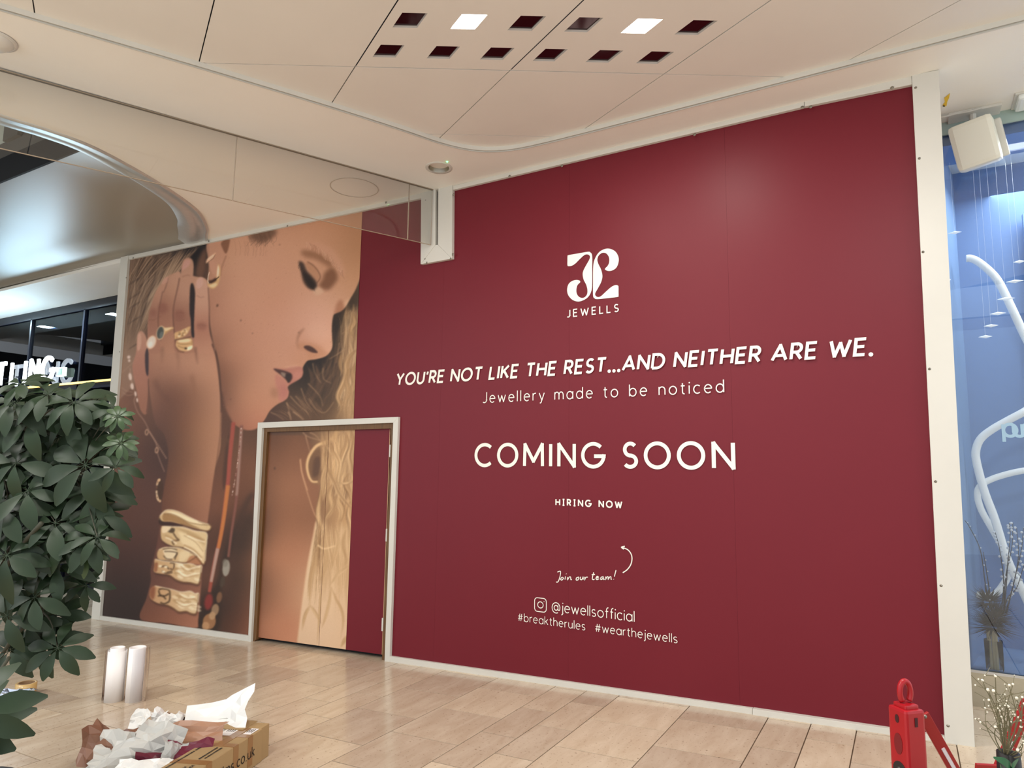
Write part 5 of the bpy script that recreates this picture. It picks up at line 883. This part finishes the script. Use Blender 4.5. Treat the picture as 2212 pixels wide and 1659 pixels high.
# ---------------------------------------------------------------- cardboard box
bd=np.array([.32,-.947,.0]); bd[2]=TA*bd[0]; bd/=np.linalg.norm(bd); bw=np.array([-.947,-.32,0]); bw[2]=TA*bw[0]; bw/=np.linalg.norm(bw); bu=np.cross(bw,bd); bu*=np.sign(bu[2])
c0=onF(581.4,1632.8); BXM=Matrix(((bd[0],bw[0],bu[0],c0[0]),(bd[1],bw[1],bu[1],c0[1]),(bd[2],bw[2],bu[2],c0[2]),(0,0,0,1)))
cbx=thing('cardboard_box','long taped brown cardboard box lying beside the film heap','box',c0); M['card']=mat('corrugated_card',(172,143,100),.75,var=.06,scale=5,stretch=(1,6,1)); M['ptape']=mat('parcel_tape',(150,108,62),.3,coat=.4); M['blackink']=mat('black_print',(44,36,28),.7)
BL,BW,BH=1.0,.2,.168
bb=lambda lo,hi,mt_,nm,p=cbx,bv=0:MB().box(lo,hi).obj(nm,mt_,p,bevel=bv,wm=BXM)
bb((.075,.0,.001),(BL,BW,BH),M['card'],'body',bv=.003); bb((0,.004,.001),(.078,BW-.004,BH+.004),M['card'],'end_sleeve',bv=.003); bb((-.02,BW*.45,BH+.002),(.12,BW+.04,BH+.006),M['card'],'flap')
for x in (.17,.3,.52): 
    bb((x,-.0015,.02),(x+.045,.0,BH+.001),M['ptape'],'tape'); bb((x,-.0015,BH),(x+.045,BW,BH+.0015),M['ptape'],'tape')
bb((.08,.07,BH+.0005),(.34,.12,BH+.002),M['ptape'],'tape')
bb((.085,.015,BH+.001),(.17,.06,BH+.0025),M['paper'],'label'); bb((.085,.12,BH+.001),(.2,.19,BH+.0025),M['paper'],'label')
def boxtext(txt,o,ux,uy,h,w,nm):
    b=MB(); cur=0; o=np.array(o); ux=np.array(ux,float); uy=np.array(uy,float)
    for c in txt:
        if c in GL:
            for st in GL[c][1]:
                if st[0]=='dot': P=[(cur+st[1]-.06,st[2]),(cur+st[1]+.06,st[2])]
                else: P=[(cur+u,v) for u,v in st]
                ribbon(b,np.array(P)*h,w,lambda u,v:tuple(o+ux*u+uy*v))
            cur+=GL[c][0]+.26
    b.obj(nm,M['blackink'],cbx,wm=BXM)
boxtext('films.co.uk',(.47,-.0022,.06),(-1,0,0),(0,0,1),.05,.006,'web_lettering')
cap=lambda t,y,x0,x1,nm:boxtext(t,(x1,y,BH+.0022),(-1,0,0),(0,-1,0) if False else (0,1,0),.014,.0035,nm)
cap('DO NOT',.05,.4,.66,'print_line'); cap('DO NOT',.075,.4,.68,'print_line'); cap('RETURN THE CORE',.04,.3,.6,'print_line') if False else None
cap('MIND THE EDGE',.17,.2,.74,'print_line') if False else None
for x0,x1,y in ((.36,.5,.05),(.36,.5,.075),(.22,.4,.165),(.42,.7,.165)):
    k=MB(); x=x0; r=random.Random(int(x0*100)+int(y*1000))
    while x<x1: wd=r.uniform(.005,.012); k.poly([(x,y,BH+.0022),(x+wd,y,BH+.0022),(x+wd,y+.011,BH+.0022),(x,y+.011,BH+.0022)]); x+=wd+r.uniform(.002,.006)
    k.obj('print_line',M['blackink'],cbx,wm=BXM)
for x0,y0,n in ((.095,.025,3),(.1,.13,4)):
    k=MB()
    for i in range(n): k.poly([(x0,y0+i*.013,BH+.003),(x0+.05,y0+i*.013,BH+.003),(x0+.05,y0+.006+i*.013,BH+.003),(x0,y0+.006+i*.013,BH+.003)])
    k.obj('label_print',M['blackink'],cbx,wm=BXM)
# ---------------------------------------------------------------- umbrella plant at the left (schefflera)
rg=random.Random(11)
M['leaf']=mat('umbrella_leaf',(35,52,31),.5,var=.3,scale=6,spec=.35); M['leaf2']=mat('young_leaf',(52,74,40),.45,var=.2,scale=6); M['stem']=mat('plant_stem',(56,56,42),.7)
def leaflet(b,d,L,W_,drp,tw):
    d=np.array(d); s=np.cross(d,[0,0,1.]); s/=np.linalg.norm(s); n=6
    row=[]
    for i in range(n+1):
        t=i/n; w=W_*math.sin(math.pi*min(.985,.05+t*.95)**1.35)**.8+.001; c=d*(.16*L+L*t)+np.array([0,0,-drp*t*t*L]); up=np.array([0,0,.22*w])
        row.append((c-s*w+up,c,c+s*w+up))
    k=len(b.v)
    for r_ in row: b.v+=[tuple(q) for q in r_]
    for i in range(n): a=k+3*i; b.f+=[(a,a+1,a+4,a+3),(a+1,a+2,a+5,a+4)]
    b.tube([(0,0,0),tuple(d*.17*L)],.0016,4,False)
leafmeshes=[]
for v in range(6):
    b=MB(); nl=[8,7,9,8,7,6][v]; r=random.Random(v)
    for i in range(nl):
        a=2*math.pi*i/nl+r.uniform(-.15,.15)+(.3 if v%2 else 0); el=r.uniform(-.12,.25); L=r.uniform(.085,.12)
        leaflet(b,(math.cos(a)*math.cos(el),math.sin(a)*math.cos(el),math.sin(el)),L,L*.215,r.uniform(.25,.8),0)
    o=b.obj('leaf',M['leaf'],None,True); leafmeshes.append(o.data); COL.objects.unlink(o); bpy.data.objects.remove(o)
m2=[]
for me in leafmeshes[:3]: k=me.copy(); k.materials.clear(); k.materials.append(M['leaf2']); m2.append(k)
DP=2.75; base=atD(-60,1500,DP); base[2]=TA*base[0]
pl=thing('umbrella_plant','large leafy umbrella plant in front of the dark shopfront','plant',base)
trunk=[base+np.array([0,0,.25]),atD(-50,1500,DP),atD(-20,1250,DP),atD(20,1080,DP+.05),atD(60,930,DP+.05)]
stm=MB(); stm.tube(spl3(trunk,8),[.018]*12+[.013]*(8*4+1-12),8)
stm.tube(spl3([atD(-30,1300,DP),atD(30,1200,DP-.1),atD(90,1130,DP-.15)],6),.009,6); stm.tube(spl3([atD(-40,1500,DP),atD(20,1390,DP-.1),atD(90,1320,DP-.1)],6),.008,6); stm.tube(spl3([atD(-20,1250,DP),atD(60,1130,DP),atD(160,1030,DP)],6),.008,6); stm.tube(spl3([atD(-60,1560,DP-.4),atD(-20,1480,DP-.3),atD(20,1420,DP-.2)],6),.007,6)
def node(px,py):
    best=min(spots_axis,key=lambda q:(q[0]-px)**2+(q[1]-py)**2*.6+ (900 if q[0]>px else 0)); return best
spots_axis=[(20,1080),(60,930),(-20,1250),(30,1200),(90,1130),(20,1390),(90,1320),(60,1130),(160,1030),(-30,1500),(20,1420)]
def putleaf(px,py,dep,sc,tilt,young=False,v=None):
    p=atD(px,py,dep); me=(m2 if young else leafmeshes)[(rg.randrange(3 if young else 6)) if v is None else v]
    # leaf faces mostly up and towards the walkway
    e=Euler((math.radians(tilt[0]),math.radians(tilt[1]),rg.uniform(0,6.28)),'XYZ').to_matrix().to_4x4()
    yaw=Matrix.Rotation(-YAW,4,'Z')
    reg(bpy.data.objects.new('leaf',me),pl,Matrix.Translation(Vector(p))@yaw@Euler((math.radians(tilt[0]),math.radians(tilt[1]),0)).to_matrix().to_4x4()@Matrix.Rotation(rg.uniform(0,6.28),4,'Z')@Matrix.Scale(sc,4))
    q=node(px,py); a=atD(*q,DP); m_=(a+p)/2+np.array([0,0,.03]); stm.tube(spl3([a,m_,p],5),[.0035]*5+[.0022]*6,5,False)
# sighted rosettes
for x,y,s,t in [(30,870,1,(50,0)),(105,850,.9,(40,10)),(70,905,1,(62,0)),(160,870,.9,(55,10)),(205,870,.8,(30,30)),(125,945,1.15,(66,-5)),(10,915,1.05,(60,0)),(185,1005,1.2,(72,8)),(65,970,1,(55,-6)),(225,960,.8,(40,30)),(245,885,.6,(30,45)),(250,955,.62,(50,30)),(250,1010,.65,(50,40)),(250,1060,.55,(60,30)),(35,1045,1.1,(66,0)),(95,1010,1,(55,10)),(145,1075,1.05,(60,0)),(205,1065,.95,(55,20)),(15,1100,1.1,(60,-10)),(80,1095,1.05,(66,6)),(120,1130,1,(55,0)),(180,1120,1,(50,10)),(215,1110,.8,(50,25)),(40,1160,1.05,(60,0)),(95,1175,1,(62,0)),(150,1170,.95,(55,15)),(195,1165,.8,(50,20)),(15,1200,1,(60,0)),(70,1215,.95,(58,8)),(125,1220,.9,(55,0)),(165,1240,.7,(50,20)),(185,1265,.6,(60,20)),(30,1270,.9,(60,0)),(75,1290,.85,(60,0)),(120,1330,.85,(62,10)),(60,1345,.85,(58,0)),(15,1330,.9,(60,0)),(95,1390,.95,(66,0)),(125,1400,.8,(60,20)),(20,1405,.85,(60,0)),(5,1250,1,(60,0)),(-10,1000,1.1,(60,0)),(-10,1150,1.1,(60,0)),(45,830,.75,(40,0)),(210,1160,.7,(40,20)),(60,1060,1,(60,0)),(150,905,.9,(58,0)),(190,925,.9,(58,12)),(35,1000,1,(64,0)),(110,1060,1,(58,0))]:
    putleaf(x,y,DP+rg.uniform(-.16,.12),s*1.22,t)
for x,y,s in ((262,958,.5),(190,1205,.55),(255,900,.45)): putleaf(x,y,DP-.1,s*1.1,(55,30),True)
for i in range(46):   # the denser heart of the crown, towards the left
    x=-30+abs(rg.gauss(0,85)); y=rg.uniform(870,1210); 
    if x>225-max(0,(y-1150))*.6: continue
    putleaf(x,y,DP+rg.uniform(.08,.34),rg.uniform(.9,1.2),(rg.uniform(30,70),rg.uniform(-25,25)))
for x,y,d_,s in ((-62,1540,1.3,.8),(-70,1580,1.35,.8)): putleaf(x,y,d_,s,(70,0))
stm.obj('branch',M['stem'],pl,True)
pot=MB().lathe([(.001,0),(.15,0),(.19,.3),(.2,.32),(.18,.32),(.175,.28),(.001,.28)],base,28).obj('pot',mat('dark_pot',(50,50,52),.5),pl,True)
# ---------------------------------------------------------------- red folding barrier
BD=2.0; M['redp']=mat('red_plastic',(168,16,28),.35,spec=.5,var=.06,scale=5); M['hole']=mat('hole_shade_red',(60,4,10),.6); M['refl']=mat('reflective_strip',(236,226,228),.35); M['redarm']=mat('red_painted_arm',(160,22,24),.4)
ax=atD(1961,1600,BD); bz=TA*ax[0]
fb=thing('folding_barrier','red plastic folding barrier with a ring handle in front of the hoarding','barrier',(ax[0],ax[1],bz))
zt=atD(1961,1530,BD)[2]; RM=Matrix.Translation((ax[0],ax[1],0))@Matrix.Rotation(-YAW+math.radians(15),4,'Z'); hw=.034
MB().box((-hw,-hw,bz),(hw,hw,zt)).obj('post',M['redp'],fb,bevel=.008,wm=RM)
MB().box((-hw*.7,-hw*.7,zt-.004),(hw*.7,hw*.7,zt+.012)).obj('cap',M['redp'],fb,bevel=.005,wm=RM)
b=MB(); th=np.linspace(-.35,math.pi+.35,20); Rr=.0175; rz=.031
hz=zt+.042
ringm=Matrix.Translation((ax[0],ax[1],0))@Matrix.Rotation(-YAW+math.radians(10),4,'Z')
b.tube([(Rr*math.cos(t),0,hz+rz*math.sin(t)) for t in np.linspace(-.9,math.pi+.9,26)],.0085,10); b.obj('ring_handle',M['redp'],fb,True,wm=ringm)
def disc(y,x,z,rx,rz_,mt_,nm,face):
    k=MB(); n=20; k.v=[(x+rx*math.cos(2*math.pi*i/n),y,z+rz_*math.sin(2*math.pi*i/n)) for i in range(n)]; k.f=[tuple(range(n))]; return k.obj(nm,mt_,fb,wm=RM@(Matrix.Rotation(math.pi/2,4,'Z') if face else Matrix()))
# faces seen: local -x (left) and -y (right)
lf=lambda z,ry,rz_,mt_,nm:MB().prism([(-hw-.0012,ry*math.cos(t),z+rz_*math.sin(t)) for t in np.linspace(0,2*math.pi,20,endpoint=False)],(.001,0,0)).obj(nm,mt_,fb,wm=RM)
lf(zt-.03,.007,.012,M['hole'],'round_hole'); lf(zt-.1,.015,.03,mat('recess_shade_red',(118,10,20),.5),'oval_recess'); lf(zt-.175,.024,.026,mat('label_black',(34,26,26),.5),'label'); lf(zt-.178,.012,.014,M['refl'],'label_print')  # flat discs; shade of hole and oval recess put into darker red
MB().box((-.005,-hw-.0015,zt-.045),(.005,-hw,zt-.02)).obj('slot',M['hole'],fb,wm=RM)  # slot drawn as a dark bar, its shade put into the colour
def bar(p0,p1,w_,t_,nm,mt_,par=fb):
    p0=np.array(p0); p1=np.array(p1); d=p1-p0; s=np.cross(d,FWD); s/=np.linalg.norm(s); f=FWD*t_
    return MB().prism([p0-s*w_/2,p1-s*w_/2,p1+s*w_/2,p0+s*w_/2],f).obj(nm,mt_,par,bevel=.002)
a0_,a1_=atD(1996,1545,BD+.05),atD(2118,1760,BD+.05); bar(a0_,a1_,.034,.01,'lattice_arm',M['redarm'])
r0,r1=a0_+(a1_-a0_)*.33-FWD*.002,a0_+(a1_-a0_)*.62-FWD*.002; bar(r0,r1,.011,.0015,'reflective_strip',M['refl'])
pb=atD(1998,1548,BD+.045); MB().ball(pb,.006,8).obj('pivot_bolt',M['screw'],fb,True)
e0,e1=atD(2225,1515,BD+.12),atD(2120,1760,BD+.12); bar(e0,e1,.04,.01,'lattice_arm',M['redarm']); bar(e0+(e1-e0)*.35-FWD*.002,e0+(e1-e0)*.52-FWD*.002,.012,.0015,'reflective_strip',M['refl'])
bar(atD(2110,1658,BD+.1),atD(2170,1662,BD+.1),.02,.01,'lattice_arm',M['redarm'])
# ---------------------------------------------------------------- dried flower arrangement, lower right
FD=1.75; fbz=atD(2180,1700,FD); fbz[2]=TA*fbz[0]
fa=thing('flower_arrangement','dried white gypsophila sprigs in a dark pot at the lower right corner','flowers',fbz)
st=MB(); fw=MB(); gl=MB(); rq=random.Random(5); root=atD(2172,1640,FD)
tips=[(2122,1470),(2134,1490),(2150,1460),(2146,1492),(2180,1480),(2188,1478),(2196,1508),(2208,1506),(2155,1515),(2174,1522),(2178,1526),(2136,1512),(2200,1550),(2205,1570),(2190,1545),(2165,1550),(2128,1530),(2118,1560),(2212,1520),(2185,1560),(2150,1570),(2195,1590),(2160,1535),(2170,1500),(2210,1600),(2198,1620),(2205,1640)]
for i,(x,y) in enumerate(tips):
    p=atD(x,y,FD+rq.uniform(-.08,.08)); m_=root*.45+p*.55+np.array([rq.uniform(-.02,.02),0,.0]); P=spl3([root,m_,p],6); st.tube(P,[.0016*(1-.5*k/len(P)) for k in range(len(P))],4,False)
    for k in range(4):
        d=P[-1-k*2]; e=d+np.array([rq.uniform(-.035,.035),rq.uniform(-.03,.03),rq.uniform(.0,.04)]); st.tube([d,e],.0008,3,False); 
        if rq.random()<.45: fw.ball(e,rq.uniform(.0014,.0024),4)
    fw.ball(p,rq.uniform(.0024,.004),5)
st.obj('sprig_stem',mat('dry_stem',(110,104,78),.8),fa); fw.obj('blossom',mat('dry_blossom',(246,240,222),.8),fa)['kind']='stuff'
rb=atD(2178,1625,FD); MB().lathe([(.001,-.16),(.03,-.16),(.026,.0),(.02,.0),(.001,-.01)],rb,16).obj('wrap',mat('black_wrap',(22,20,22),.5),fa,True)
M['gl']=mat('ribbon_leaf',(48,104,72),.35)
for (x0,y0),(x1,y1),(x2,y2) in (((2200,1680),(2176,1650),(2146,1636)),((2190,1680),(2186,1660),(2200,1640)),((2185,1690),(2165,1668),(2160,1652))):
    P=spl3([atD(x0,y0,FD-.03),atD(x1,y1,FD-.06),atD(x2,y2,FD-.05)],6); k=MB(); n=len(P)
    for i in range(n): w_=.012*math.sin(math.pi*min(.97,.25+.75*i/n)); k.v+=[tuple(P[i]+UPV*w_),tuple(P[i]-UPV*w_)]
    k.f=[(2*i,2*i+1,2*i+3,2*i+2) for i in range(n-1)]; k.obj('green_leaf',M['gl'],fa,True)
MB().lathe([(.001,0),(.1,0),(.13,.55),(.12,.55),(.001,.53)],fbz,24).obj('pot',mat('pot_dark2',(40,38,38),.5),fa,True)
